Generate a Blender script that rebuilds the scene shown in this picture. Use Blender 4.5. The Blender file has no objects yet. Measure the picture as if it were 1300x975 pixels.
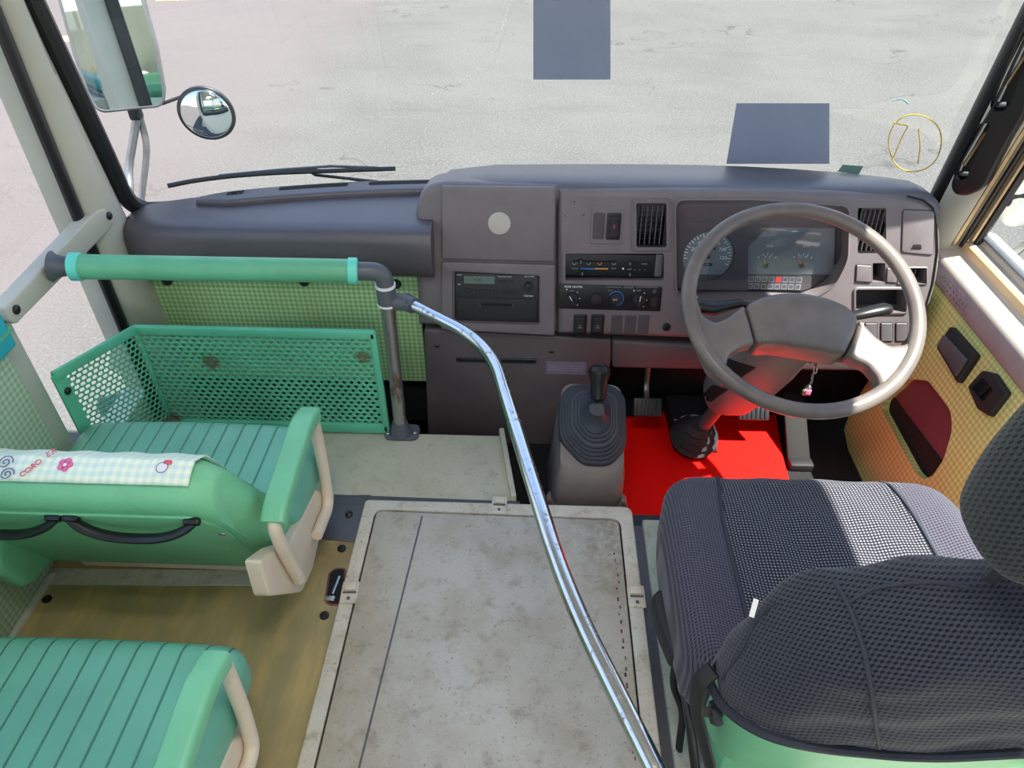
import bpy, bmesh, math, random
from mathutils import Vector, Matrix, geometry
random.seed(7)
SC = bpy.context.scene
COL = SC.collection
PI = math.pi

# ------------------------------------------------------------------ camera
F, PITCH, YAW, CH = 920.0, math.radians(39), math.radians(2.1), 1.22
cam_d = bpy.data.cameras.new('camera'); cam = bpy.data.objects.new('camera', cam_d); COL.objects.link(cam)
cam.location = (0, 0, CH); cam.rotation_euler = (PI/2 - PITCH, 0, YAW)
cam_d.sensor_width = 36; cam_d.lens = F*36/1300; cam_d.clip_start = .02; cam_d.clip_end = 200
SC.camera = cam

def ray(u, v):
    a = (u-650)/F; b = (v-487.5)/F
    h = math.cos(PITCH)-b*math.sin(PITCH); z = -math.sin(PITCH)-b*math.cos(PITCH)
    return Vector((a*math.cos(YAW)-h*math.sin(YAW), a*math.sin(YAW)+h*math.cos(YAW), z))
def P(u, v, X=None, Y=None, z=None):          # measured point of the photo on a real plane of the cabin
    d = ray(u, v)
    t = X/d.x if X is not None else Y/d.y if Y is not None else (z-CH)/d.z
    return Vector((0, 0, CH)) + d*t

class Frame:
    """a plane in the cabin: origin, axis right, axis up, normal"""
    def __init__(s, o, x, y):
        s.o = Vector(o); s.x = Vector(x).normalized(); y = Vector(y)
        s.y = (y - s.x*y.dot(s.x)).normalized(); s.n = s.x.cross(s.y)
    def to3(s, a, b, d=0): return s.o + s.x*a + s.y*b + s.n*d
    def px(s, u, v, d=0):
        r = ray(u, v); c = Vector((0, 0, CH)); t = ((s.o + s.n*d) - c).dot(s.n)/r.dot(s.n); q = c + r*t - s.o
        return (q.dot(s.x), q.dot(s.y))
    def pts(s, L, d=0): return [s.px(u, v, d) for u, v in L]
    def M(s, a=0, b=0, d=0):
        m = Matrix.Identity(4)
        for i, ax in enumerate((s.x, s.y, s.n)):
            for j in range(3): m[j][i] = ax[j]
        m.translation = s.to3(a, b, d); return m
    def sub(s, a, b, d=0, rot=0):
        c, q = math.cos(rot), math.sin(rot)
        return Frame(s.to3(a, b, d), s.x*c + s.y*q, s.y*c - s.x*q)

# ------------------------------------------------------------------ materials
def lin(c): return tuple(((x/255)/12.92 if x/255 <= .04045 else ((x/255+.055)/1.055)**2.4) for x in c) + (1,)
MATS = {}
class NT:
    def __init__(s, name):
        s.m = bpy.data.materials.new(name); s.m.use_nodes = True; s.t = s.m.node_tree; s.t.nodes.clear()
        s.out = s.n('ShaderNodeOutputMaterial')
    def n(s, k, **kw):
        x = s.t.nodes.new(k)
        for a, b in kw.items(): setattr(x, a, b)
        return x
    def l(s, a, b): s.t.links.new(a, b)
    def val(s, sock, v):
        if hasattr(v, 'is_linked') or isinstance(v, bpy.types.NodeSocket): s.l(v, sock)
        else: sock.default_value = v
    def math(s, op, a, b=0.0, c=None, clamp=False):
        x = s.n('ShaderNodeMath', operation=op); x.use_clamp = clamp
        s.val(x.inputs[0], a); s.val(x.inputs[1], b)
        if c is not None: s.val(x.inputs[2], c)
        return x.outputs[0]
    def mix(s, f, a, b):
        x = s.n('ShaderNodeMix', data_type='RGBA'); s.val(x.inputs[0], f); s.val(x.inputs[6], a); s.val(x.inputs[7], b); return x.outputs[2]
    def co(s):
        if not hasattr(s, '_co'):
            t = s.n('ShaderNodeTexCoord'); s._co = t; x = s.n('ShaderNodeSeparateXYZ'); s.l(t.outputs['Object'], x.inputs[0]); s._x = x
        return s._co.outputs['Object'], s._x.outputs
    def noise(s, scale, detail=3, rough=.5, vec=None, stretch=None):
        x = s.n('ShaderNodeTexNoise'); x.inputs['Scale'].default_value = scale; x.inputs['Detail'].default_value = detail; x.inputs['Roughness'].default_value = rough
        v = vec or s.co()[0]
        if stretch:
            mp = s.n('ShaderNodeMapping'); mp.inputs['Scale'].default_value = stretch; s.l(v, mp.inputs[0]); v = mp.outputs[0]
        s.l(v, x.inputs['Vector']); return x.outputs['Fac']
    def ramp(s, f, a, b):   # smoothstep
        x = s.n('ShaderNodeMapRange', interpolation_type='SMOOTHSTEP'); s.val(x.inputs[0], f); x.inputs[1].default_value = a; x.inputs[2].default_value = b; return x.outputs[0]
    def bsdf(s, col, rough=.5, metal=0.0, bump=None, bd=.002, spec=.5, **kw):
        p = s.n('ShaderNodeBsdfPrincipled'); s.val(p.inputs['Base Color'], col); s.val(p.inputs['Roughness'], rough); s.val(p.inputs['Metallic'], metal)
        p.inputs['Specular IOR Level'].default_value = spec
        for k, v in kw.items(): s.val(p.inputs[k], v)
        if bump is not None:
            b = s.n('ShaderNodeBump'); b.inputs['Distance'].default_value = bd; b.inputs['Strength'].default_value = 1; s.l(bump, b.inputs['Height']); s.l(b.outputs[0], p.inputs['Normal'])
        s.l(p.outputs[0], s.out.inputs[0]); return p
def reg(k, nt): MATS[k] = nt.m; return nt.m
def plain(k, c, rough=.5, metal=0., var=.08, scale=12, grain=None, gd=.0004, spec=.5, c2=None, **kw):
    t = NT(k); a = lin(c); b = lin(c2) if c2 else tuple(x*(1-var*2.2) for x in a[:3]) + (1,)
    f = t.ramp(t.noise(scale, 4, .6), .35, .7)
    t.bsdf(t.mix(f, a, b), rough, metal, t.noise(grain, 2) if grain else None, gd, spec, **kw); return reg(k, t)

plain('dash', (114, 107, 110), .45, grain=900, gd=.0003, var=.05)
plain('dash_top', (96, 94, 100), .38, grain=900, gd=.0003, var=.05)
plain('dash_dark', (78, 72, 80), .40, grain=900, gd=.0003, var=.05, spec=1.0)
plain('dash_recess', (74, 69, 74), .5, var=.03)
plain('dash_lower', (92, 84, 87), .5, grain=900, gd=.0003, var=.06)
plain('black', (22, 22, 25), .35, var=.03)
plain('black_soft', (30, 30, 33), .6, var=.05)
plain('void', (14, 13, 14), .8, var=.02)
plain('rubber', (38, 40, 45), .45, var=.06)
plain('boot', (50, 56, 66), .5, var=.06)
plain('console', (122, 112, 107), .5, grain=700, gd=.0003, var=.06)
plain('slot_plate', (92, 90, 94), .5, var=.05)
plain('grey_fitting', (88, 92, 100), .42, var=.1)
plain('disc', (188, 184, 176), .7, var=.05)
plain('white', (232, 232, 230), .5, var=.02)
plain('ink_grey', (150, 150, 156), .6, var=.02)
plain('blue', (40, 120, 200), .5, var=.02)
plain('orange', (220, 150, 90), .5, var=.02)
plain('redlamp', (235, 60, 70), .4, var=.02)
plain('dial', (110, 118, 126), .5, var=.02)
plain('lcd', (96, 116, 108), .3, var=.03)
plain('cream', (200, 196, 180), .5, var=.05, scale=6)
plain('cream_trim', (222, 206, 184), .45, var=.05, scale=8)
plain('pillar', (188, 186, 172), .5, var=.04, scale=5)
plain('wall_paint', (206, 204, 190), .5, var=.04, scale=5)
plain('roof_lining', (225, 223, 215), .8, var=.02)
plain('sill', (206, 196, 184), .5, var=.03)
plain('sill_tan', (205, 176, 140), .5, var=.04)
plain('mauve', (158, 148, 150), .55, var=.06)
plain('gold', (178, 160, 128), .35, .6, var=.1)
plain('steel', (190, 190, 192), .3, 1, var=.1)
plain('mint', (118, 192, 146), .48, var=.05, scale=7, grain=260, gd=.0005)
plain('mint_pad', (100, 178, 138), .4, var=.06, scale=14)
plain('mint_edge', (118, 192, 150), .4, var=.04)
plain('mint_cap', (104, 214, 194), .4, var=.03)
plain('turquoise', (42, 170, 180), .6, var=.05)
plain('red_mat', (255, 14, 6), .6, var=.01, spec=.2)
plain('maroon', (120, 62, 70), .6, var=.05)
plain('hose', (34, 32, 34), .4, var=.05)
def sticker():
    t = NT('sticker_blue'); c = t.mix(t.noise(18, 3), lin((172, 180, 196)), lin((158, 168, 188))); d = t.n('ShaderNodeBsdfDiffuse'); e = t.n('ShaderNodeBsdfTranslucent'); t.l(c, d.inputs[0]); t.l(c, e.inputs[0])
    m = t.n('ShaderNodeMixShader'); m.inputs[0].default_value = .4; t.l(d.outputs[0], m.inputs[1]); t.l(e.outputs[0], m.inputs[2]); t.l(m.outputs[0], t.out.inputs[0]); reg('sticker_blue', t)
sticker()
plain('sticker_teal', (120, 160, 150), .6, var=.1, scale=60)
plain('chalk', (226, 196, 90), .8, var=.1, scale=40)
plain('chalk_blue', (150, 190, 205), .8, var=.1, scale=40)
plain('pink', (226, 110, 160), .6, var=.02)
plain('lettering_red', (226, 96, 110), .6, var=.02)
plain('purple_ink', (100, 90, 150), .6, var=.02)
plain('bus_body', (214, 212, 200), .3, var=.03)
plain('paint_yellow', (225, 200, 120), .8, var=.1)
plain('alu', (170, 172, 176), .35, .9, var=.1)
plain('red_plastic', (200, 40, 40), .5, var=.03)
plain('label_paper', (120, 116, 140), .6, var=.1, scale=80)

def wheelmat():
    t = NT('wheel_plastic'); f = t.ramp(t.noise(14, 3), .3, .7)
    t.bsdf(t.mix(f, lin((112, 103, 97)), lin((94, 87, 83))), t.math('MULTIPLY_ADD', f, .12, .3), 0, t.noise(600, 2), .0002); reg('wheel', t)
wheelmat()
def chrome():
    t = NT('chrome'); f = t.noise(60, 5, .7, stretch=(1, 1, 1)); s = t.ramp(f, .55, .7)
    t.bsdf(t.mix(s, lin((205, 208, 212)), lin((150, 140, 128))), t.math('MULTIPLY_ADD', s, .35, .16), 1.0); reg('chrome', t)
chrome()
def polework():
    t = NT('worn_steel'); f = t.noise(40, 5, .7, stretch=(1, 1, .3)); s = t.ramp(f, .5, .65)
    t.bsdf(t.mix(s, lin((170, 168, 166)), lin((128, 112, 98))), t.math('MULTIPLY_ADD', s, .3, .28), .85); reg('worn_steel', t)
polework()
def seatmat(name, base, line, period, ax=0):
    t = NT(name); o, x = t.co()
    w = t.math('FRACT', t.math('MULTIPLY_ADD', x[ax], 1/period, 50.0))
    d = t.math('ABSOLUTE', t.math('SUBTRACT', w, .5))
    seam = t.math('LESS_THAN', d, .022)
    f = t.ramp(t.noise(7, 4), .35, .7)
    c = t.mix(f, lin(base), tuple(q*.86 for q in lin(base)[:3]) + (1,))
    h = t.ramp(d, 0, .09)
    t.bsdf(t.mix(t.math('MULTIPLY', seam, .75), c, lin(line)), .42, 0, t.math('ADD', h, t.math('MULTIPLY', t.noise(300), .06)), .0025); reg(name, t)
seatmat('mint_seat', (112, 182, 156), (30, 90, 82), .0335)
def gingham(name, a, b, c, period, ax1, ax2, bump=0):
    t = NT(name); o, x = t.co()
    def st(k):
        w = t.math('SINE', t.math('MULTIPLY', x[k], 2*PI/period)); return t.ramp(w, -.35, .35)
    s = t.math('ADD', st(ax1), st(ax2))
    c1 = t.mix(t.math('MINIMUM', s, 1.0), lin(a), lin(b))
    c2 = t.mix(t.math('MAXIMUM', t.math('SUBTRACT', s, 1.0), 0.0), c1, lin(c))
    f = t.ramp(t.noise(5, 4), .4, .75)
    t.bsdf(t.mix(t.math('MULTIPLY', f, .22), c2, lin((150, 150, 110))), .5); reg(name, t)
gingham('gingham_front', (205, 222, 176), (160, 204, 142), (124, 184, 116), .0125, 0, 2)
gingham('gingham_side', (196, 206, 178), (170, 192, 160), (142, 172, 142), .0125, 1, 2)
gingham('gingham_door', (226, 222, 150), (206, 204, 128), (182, 186, 112), .0125, 1, 2)
gingham('gingham_cover', (242, 244, 222), (222, 238, 216), (206, 228, 226), .0135, 0, 1)
def meshmat(name, base, hole, thread, k, axes, amt=.5, rough=.85):
    t = NT(name); o, x = t.co()
    u, v = (t.math('SUBTRACT', x[0], x[1]), t.math('ADD', x[2], x[1])) if axes[1] == 2 else (x[0], t.math('SUBTRACT', x[1], x[2]))
    p = t.math('SINE', t.math('MULTIPLY', t.math('ADD', u, v), k)); q = t.math('SINE', t.math('MULTIPLY', t.math('SUBTRACT', u, v), k))
    m = t.math('MULTIPLY', p, q)
    h = t.ramp(m, .1, .5); th = t.ramp(m, -.35, -.8)
    c = t.mix(h, lin(base), lin(hole)); c = t.mix(t.math('MULTIPLY', th, amt), c, lin(thread))
    t.bsdf(c, rough, 0, t.math('SUBTRACT', 1.0, h), .0015, .2, **{'Sheen Weight': .15}); reg(name, t)
meshmat('mesh_side', (76, 74, 86), (40, 39, 50), (98, 100, 116), 620, (0, 1), .5)
meshmat('mesh_centre', (52, 52, 64), (16, 16, 22), (164, 164, 172), 560, (0, 1), .75)
meshmat('mesh_back', (52, 56, 68), (14, 16, 22), (66, 74, 88), 430, (0, 2), .5)
meshmat('mesh_head', (44, 52, 56), (16, 20, 22), (54, 64, 66), 430, (0, 2), .5)
plain('mesh_piping', (48, 52, 64), .8, var=.1, scale=200)

def hatchmat(name, a, b, dirt, line=True):
    t = NT(name); o, x = t.co()
    n1 = t.ramp(t.noise(5, 6, .65), .38, .68); n2 = t.ramp(t.noise(26, 6, .7), .5, .72); n3 = t.ramp(t.noise(160, 3, .6), .6, .72)
    c = t.mix(n1, lin(a), lin(b)); c = t.mix(t.math('MULTIPLY', n2, .6), c, lin(dirt)); c = t.mix(t.math('MULTIPLY', n3, .42), c, lin((70, 66, 58)))
    if line:
        # grime pressed in along the front edge and the right-hand edge of the panel
        rx = t.ramp(x[0], .04, .2); ry = t.ramp(x[1], .72, 1.04)
        g = t.math('MULTIPLY', t.math('MULTIPLY', rx, ry), t.ramp(t.noise(60, 4, .7), .35, .6))
        c = t.mix(t.math('MULTIPLY', g, .55), c, lin((96, 88, 80)))
        e = t.ramp(t.math('ABSOLUTE', t.math('MULTIPLY', t.math('ADD', x[0], .06), 1.0)), .15, .3)
        c = t.mix(t.math('MULTIPLY', e, .3), c, lin((178, 160, 128)))
    t.bsdf(c, .55, 0, t.math('ADD', t.noise(220, 3), t.math('MULTIPLY', n3, .5)), .0008, .35); reg(name, t)
hatchmat('hatch_lino', (192, 186, 177), (173, 163, 148), (140, 128, 108))
hatchmat('hatch_frame', (216, 208, 194), (198, 186, 168), (156, 140, 112), False)
hatchmat('platform_lino', (192, 188, 168), (182, 178, 156), (160, 152, 128), False)
hatchmat('strip_lino', (182, 184, 168), (168, 166, 148), (130, 122, 100), False)
def ochre():
    t = NT('ochre_lino'); o, x = t.co()
    n1 = t.ramp(t.noise(3.5, 5, .6), .35, .7); n2 = t.ramp(t.noise(9, 4, .6, stretch=(3, .6, 1)), .42, .7); n3 = t.ramp(t.noise(200, 3), .62, .75)
    c = t.mix(n1, lin((166, 148, 104)), lin((146, 134, 96))); c = t.mix(t.math('MULTIPLY', n2, .6), c, lin((196, 166, 106))); c = t.mix(t.math('MULTIPLY', n3, .2), c, lin((90, 76, 50)))
    d = t.math('MULTIPLY', t.ramp(x[1], .86, .98), t.ramp(t.noise(14, 5, .7), .3, .6)); c = t.mix(t.math('MULTIPLY', d, .5), c, lin((120, 88, 50)))
    t.bsdf(c, .38, 0, t.noise(60, 3), .0008); reg('ochre_lino', t)
ochre()
def asphalt():
    t = NT('asphalt'); o, x = t.co()
    n1 = t.ramp(t.noise(.7, 5, .6), .35, .7); n2 = t.noise(55, 3, .8); n3 = t.ramp(t.noise(2.2, 6, .7, stretch=(.35, 1, 1)), .5, .75)
    n4 = t.ramp(t.noise(75, 3, .85), .54, .64)
    c = t.mix(n1, lin((88, 87, 85)), lin((80, 79, 78))); c = t.mix(t.math('MULTIPLY', n3, .35), c, lin((64, 63, 62)))
    c = t.mix(t.math('MULTIPLY', t.ramp(n2, .5, .60), .6), c, lin((108, 107, 104))); c = t.mix(t.math('MULTIPLY', n4, .55), c, lin((50, 50, 50)))
    vo = t.n('ShaderNodeTexVoronoi', feature='DISTANCE_TO_EDGE'); vo.inputs['Scale'].default_value = .55; mv = t.n('ShaderNodeVectorMath', operation='ADD'); nz = t.n('ShaderNodeTexNoise'); nz.inputs['Scale'].default_value = 2.5; t.l(o, nz.inputs[0]); t.l(o, mv.inputs[0]); t.l(nz.outputs['Color'], mv.inputs[1]); t.l(mv.outputs[0], vo.inputs['Vector'])
    ck = t.math('MULTIPLY', t.ramp(vo.outputs['Distance'], .012, .0), t.ramp(t.noise(1.3, 3), .5, .62)); c = t.mix(t.math('MULTIPLY', ck, .6), c, lin((54, 52, 50)))
    left = t.ramp(x[0], -1.6, -2.8); c = t.mix(t.math('MULTIPLY', left, .55), c, lin((98, 88, 90)))
    t.bsdf(c, .9, 0, n2, .004, .2); reg('asphalt', t)
asphalt()
def green_metal():
    t = NT('green_metal'); o, x = t.co()
    # rust patches with shapes of their own, around two worn spots of the panel
    def spot(px, pz, r):
        dx = t.math('SUBTRACT', x[0], px); dz = t.math('SUBTRACT', x[2], pz)
        d = t.math('SQRT', t.math('ADD', t.math('MULTIPLY', dx, dx), t.math('MULTIPLY', dz, dz)))
        return t.ramp(t.math('ADD', d, t.math('MULTIPLY', t.noise(60, 4, .7), .03)), r+.012, r)
    s = t.math('MAXIMUM', spot(-.74, .21, .03), spot(-.385, .235, .026)); s = t.math('MAXIMUM', s, spot(-.88, .03, .03))
    n = t.ramp(t.noise(40, 5, .75), .68, .74); s = t.math('MAXIMUM', s, n)
    f = t.ramp(t.noise(8, 4), .35, .7); c = t.mix(f, lin((98, 190, 154)), lin((84, 174, 138)))
    t.bsdf(t.mix(t.math('MULTIPLY', s, .8), c, lin((98, 74, 50))), .45); reg('green_metal', t)
green_metal()
def glass(name, tint, refl):
    t = NT(name); a = t.n('ShaderNodeBsdfTransparent'); a.inputs[0].default_value = tint; g = t.n('ShaderNodeBsdfGlossy'); g.inputs['Roughness'].default_value = .01
    fr = t.n('ShaderNodeLayerWeight'); fr.inputs[0].default_value = .5
    m = t.n('ShaderNodeMixShader'); t.l(t.math('MULTIPLY', t.math('MULTIPLY_ADD', t.math('POWER', fr.outputs['Facing'], 5.0), .9, .045), refl), m.inputs[0]); t.l(a.outputs[0], m.inputs[1]); t.l(g.outputs[0], m.inputs[2]); t.l(m.outputs[0], t.out.inputs[0]); reg(name, t)
glass('glass', (.93, .96, .94, 1), .8)
glass('lens', (.9, .92, .94, 1), 1.0)
def mirror():
    t = NT('mirror'); t.bsdf(t.mix(t.noise(3), (.78, .82, .82, 1), (.7, .76, .76, 1)), .02, 1.0); reg('mirror', t)
mirror()

# ------------------------------------------------------------------ mesh builder
class MB:
    def __init__(s): s.v = []; s.f = []; s.m = []; s.mats = []; s.sm = []
    def mi(s, k):
        if k not in s.mats: s.mats.append(k)
        return s.mats.index(k)
    def add(s, V, Fs, mat, M=None, smooth=True):
        o = len(s.v); i = s.mi(mat)
        for p in V:
            p = Vector(p); s.v.append(tuple(M @ p) if M is not None else tuple(p))
        for f in Fs: s.f.append([o+k for k in f]); s.m.append(i); s.sm.append(smooth)
        return s
    def bm(s, b, mat, M=None, smooth=True):
        b.verts.ensure_lookup_table(); b.verts.index_update()
        s.add([v.co.copy() for v in b.verts], [[v.index for v in f.verts] for f in b.faces], mat, M, smooth); b.free(); return s
    def box(s, c, d, mat, M=None, bev=0., seg=2, rot=None):
        b = bmesh.new(); bmesh.ops.create_cube(b, size=1)
        for v in b.verts: v.co = Vector((v.co.x*d[0], v.co.y*d[1], v.co.z*d[2]))
        if bev: bmesh.ops.bevel(b, geom=b.edges[:], offset=min(bev, min(d)*.45), segments=seg, profile=.5, affect='EDGES')
        R = Matrix.Translation(Vector(c))
        if rot is not None: R = R @ rot.to_4x4()
        return s.bm(b, mat, (M @ R) if M is not None else R, smooth=bool(bev))
    def tube(s, pts, r, mat, n=12, closed=False, caps=True, M=None, flat=1.0, up=None):
        pts = [Vector(p) for p in pts]; N = len(pts); R = r if isinstance(r, (list, tuple)) else [r]*N
        V = []; prev = None
        for i, p in enumerate(pts):
            if closed: t = (pts[(i+1) % N]-pts[i-1]).normalized()
            else: t = (pts[min(i+1, N-1)]-pts[max(i-1, 0)]).normalized()
            if prev is None:
                a = Vector(up) if up else (Vector((0, 0, 1)) if abs(t.z) < .9 else Vector((1, 0, 0))); x = (a - t*a.dot(t)).normalized()
            else: x = (prev - t*prev.dot(t)).normalized()
            prev = x; y = t.cross(x)
            for k in range(n):
                g = 2*PI*k/n; V.append(p + (x*math.cos(g)*flat + y*math.sin(g))*R[i])
        Fs = []
        for i in range(N if closed else N-1):
            j = (i+1) % N
            for k in range(n): Fs.append([i*n+k, i*n+(k+1) % n, j*n+(k+1) % n, j*n+k])
        if caps and not closed: Fs.append(list(range(n))[::-1]); Fs.append([(N-1)*n+k for k in range(n)])
        return s.add(V, Fs, mat, M)
    def lathe(s, prof, mat, M=None, n=24):
        V = []; Fs = []
        for r, z in prof:
            for k in range(n): V.append((r*math.cos(2*PI*k/n), r*math.sin(2*PI*k/n), z))
        for i in range(len(prof)-1):
            for k in range(n): Fs.append([i*n+k, i*n+(k+1) % n, (i+1)*n+(k+1) % n, (i+1)*n+k])
        Fs.append(list(range(n))[::-1]); Fs.append([(len(prof)-1)*n+k for k in range(n)])
        return s.add(V, Fs, mat, M)
    def loft(s, rings, mat, M=None, cap=True, closed=True, smooth=True):
        n = len(rings[0]); V = [p for r in rings for p in r]; Fs = []
        for i in range(len(rings)-1):
            for k in range(n if closed else n-1): Fs.append([i*n+k, i*n+(k+1) % n, (i+1)*n+(k+1) % n, (i+1)*n+k])
        if cap and closed: Fs.append(list(range(n))[::-1]); Fs.append([(len(rings)-1)*n+k for k in range(n)])
        return s.add(V, Fs, mat, M, smooth)
    def prism(s, fr, poly, d0, d1, mat, r=0., holes=(), seg=3, cap_mat=None, hole_d=None, back=False):
        """polygon (s,t) of frame fr extruded from depth d0 to d1 with edge rounding r at d1; holes go down to hole_d"""
        poly = ccw(poly); cap_mat = cap_mat or mat
        rings = []
        if r:
            for k in range(seg+1):
                a = PI/2*k/seg; rings.append((offset(poly, -r*(1-math.sin(a))), d1 - r*(1-math.cos(a)))) if 0 else rings.append((offset(poly, -r*(1-math.sin(a))), d1 - r*(1-math.cos(a))))
        else: rings = [(poly, d1)]
        rings = [(q, d) for q, d in rings] + [(poly, d0)]
        top = rings[0][0]; H = [ccw(h)[::-1] for h in holes]
        V3 = [[Vector((a, b, 0)) for a, b in top]] + [[Vector((a, b, 0)) for a, b in h] for h in H]
        if True:
            fl2 = []; ed = []
            for L_ in V3:
                o_ = len(fl2); fl2 += [Vector((p.x, p.y)) for p in L_]; ed += [(o_+i, o_+(i+1) % len(L_)) for i in range(len(L_))]
            ov, oe, of, _1, _2, _3 = geometry.delaunay_2d_cdt(fl2, ed, [], 0, 1e-7)
            Vt = [fr.to3(p.x, p.y, d1) for p in ov]; Ft = []
            for t in of:
                c = sum((ov[i] for i in t), Vector((0, 0)))/len(t)
                if not inside(c, top) or any(inside(c, h) for h in H): continue
                a, b, c = [ov[i] for i in t[:3]]
                if (b-a).cross(c-a) < 0: t = t[::-1]
                Ft.append(list(t))
        s.add(Vt, Ft, cap_mat, smooth=False)
        s.loft([[fr.to3(a, b, d) for a, b in q] for q, d in rings][::-1], mat, cap=False)
        if back: s.add([fr.to3(a, b, d0) for a, b in poly], [list(range(len(poly)))[::-1]], mat)
        for h in H:
            hd = hole_d if hole_d is not None else d0
            s.loft([[fr.to3(a, b, d1) for a, b in h], [fr.to3(a, b, hd) for a, b in h]][::-1], mat, cap=False)
        return s
    def text(s, txt, size, mat, M, ext=.0003, align='CENTER', sx=1.0):
        c = bpy.data.curves.new('t', 'FONT'); c.body = txt; c.size = size; c.align_x = align; c.align_y = 'CENTER'; c.extrude = ext; c.resolution_u = 2
        o = bpy.data.objects.new('t', c); COL.objects.link(o); dg = bpy.context.evaluated_depsgraph_get(); me = bpy.data.meshes.new_from_object(o.evaluated_get(dg))
        s.add([(v.co.x*sx, v.co.y, v.co.z) for v in me.vertices], [list(p.vertices) for p in me.polygons], mat, M, False)
        bpy.data.objects.remove(o); bpy.data.meshes.remove(me); bpy.data.curves.remove(c); return s
    def build(s, name, parent=None, label=None, cat=None, group=None, kind=None, loc=None, auto=35):
        me = bpy.data.meshes.new(name); L = Vector(loc) if loc is not None else Vector((0, 0, 0))
        me.from_pydata([tuple(Vector(p)-L) for p in s.v], [], s.f)
        for k in s.mats: me.materials.append(MATS[k])
        for i, p in enumerate(me.polygons): p.material_index = s.m[i]; p.use_smooth = s.sm[i]
        bb = bmesh.new(); bb.from_mesh(me); bmesh.ops.remove_doubles(bb, verts=bb.verts, dist=1e-6)
        bb.to_mesh(me); bb.free()
        try: me.set_sharp_from_angle(angle=math.radians(auto))
        except Exception: pass
        me.validate(); me.update()
        o = bpy.data.objects.new(name, me); COL.objects.link(o); o.location = L
        if parent is not None:
            o.parent = parent; w = Vector((0, 0, 0)); q = parent
            while q is not None: w += q.location; q = q.parent
            o.location = L - w
        tag(o, label, cat, group, kind); return o
def tag(o, label=None, cat=None, group=None, kind=None):
    if label: o['label'] = label
    if cat: o['category'] = cat
    if group: o['group'] = group
    if kind: o['kind'] = kind
    return o
def thing(name, label, cat, loc=(0, 0, 0), group=None):
    o = bpy.data.objects.new(name, None); COL.objects.link(o); o.location = loc; o.empty_display_size = .05
    return tag(o, label, cat, group)
def copy_tree(o, parent=None):
    c = o.copy(); COL.objects.link(c); c.parent = parent
    for ch in list(o.children): copy_tree(ch, c)
    return c
def inside(c, p):
    r = False; n = len(p)
    for i in range(n):
        a, b = p[i], p[(i+1) % n]
        if (a[1] > c[1]) != (b[1] > c[1]) and c[0] < (b[0]-a[0])*(c[1]-a[1])/(b[1]-a[1])+a[0]: r = not r
    return r
def ccw(p):
    a = sum(p[i][0]*p[(i+1) % len(p)][1]-p[(i+1) % len(p)][0]*p[i][1] for i in range(len(p)))
    return list(p) if a > 0 else list(p)[::-1]
def offset(p, d):
    n = len(p); out = []
    for i in range(n):
        a, b, c = Vector(p[i-1]), Vector(p[i]), Vector(p[(i+1) % n])
        e1 = (b-a); e2 = (c-b)
        if e1.length < 1e-7: e1 = e2
        if e2.length < 1e-7: e2 = e1
        e1 = e1.normalized(); e2 = e2.normalized(); n1 = Vector((e1.y, -e1.x)); n2 = Vector((e2.y, -e2.x)); m = (n1+n2)
        if m.length < 1e-6: m = n1
        m.normalize(); k = max(.5, m.dot(n1)); q = b + m*(d/k); out.append((q.x, q.y))
    return out
def fil(p, r, n=5):     # corners rounded
    out = []; N = len(p)
    R = r if isinstance(r, (list, tuple)) else [r]*N
    for i in range(N):
        a, b, c = Vector(p[i-1]), Vector(p[i]), Vector(p[(i+1) % N]); u = (a-b); w = (c-b)
        rr = min(R[i], u.length*.48, w.length*.48)
        if rr < 1e-5: out.append(tuple(b)); continue
        A = b+u.normalized()*rr; C = b+w.normalized()*rr
        for k in range(n+1):
            t = k/n; q = A*(1-t)**2 + b*2*t*(1-t) + C*t*t; out.append((q.x, q.y))
    return out
def rect(a, b, w, h, r=0., n=4):
    p = [(a-w/2, b-h/2), (a+w/2, b-h/2), (a+w/2, b+h/2), (a-w/2, b+h/2)]; return fil(p, r, n) if r else p
def prect(fr, u0, v0, u1, v1, r=0., n=4, d=0):
    p = fr.pts([(u0, v1), (u1, v1), (u1, v0), (u0, v0)], d); return fil(p, r, n) if r else p
def prc(fr, u0, v0, u1, v1, d=0):   # centre, width, height
    a = fr.px(u0, (v0+v1)/2, d); b = fr.px(u1, (v0+v1)/2, d); c = fr.px((u0+u1)/2, v0, d); e = fr.px((u0+u1)/2, v1, d)
    return ((a[0]+b[0])/2, (c[1]+e[1])/2, b[0]-a[0], c[1]-e[1])
def circ(a, b, r, n=28, ry=None): ry = ry or r; return [(a+r*math.cos(2*PI*k/n), b+ry*math.sin(2*PI*k/n)) for k in range(n)]
def smoothpath(pts, sub=6, closed=False):     # Catmull-Rom
    pts = [Vector(p) for p in pts]; N = len(pts); out = []
    for i in range(N if closed else N-1):
        p0 = pts[(i-1) % N] if closed or i > 0 else pts[0]*2-pts[1]; p1 = pts[i]; p2 = pts[(i+1) % N]; p3 = pts[(i+2) % N] if closed or i < N-2 else pts[-1]*2-pts[-2]
        for k in range(sub):
            t = k/sub; out.append(.5*((2*p1)+(p2-p0)*t+(2*p0-5*p1+4*p2-p3)*t*t+(3*p1-p0-3*p2+p3)*t**3))
    if not closed: out.append(pts[-1])
    return out
def bendpath(pts, r=.04, n=6):          # polyline with rounded bends
    pts = [Vector(p) for p in pts]; out = [pts[0]]
    for i in range(1, len(pts)-1):
        a, b, c = pts[i-1], pts[i], pts[i+1]; u = (a-b); w = (c-b); rr = min(r, u.length*.49, w.length*.49); A = b+u.normalized()*rr; C = b+w.normalized()*rr
        for k in range(n+1): t = k/n; out.append(A*(1-t)**2+b*2*t*(1-t)+C*t*t)
    out.append(pts[-1]); return out
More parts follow.
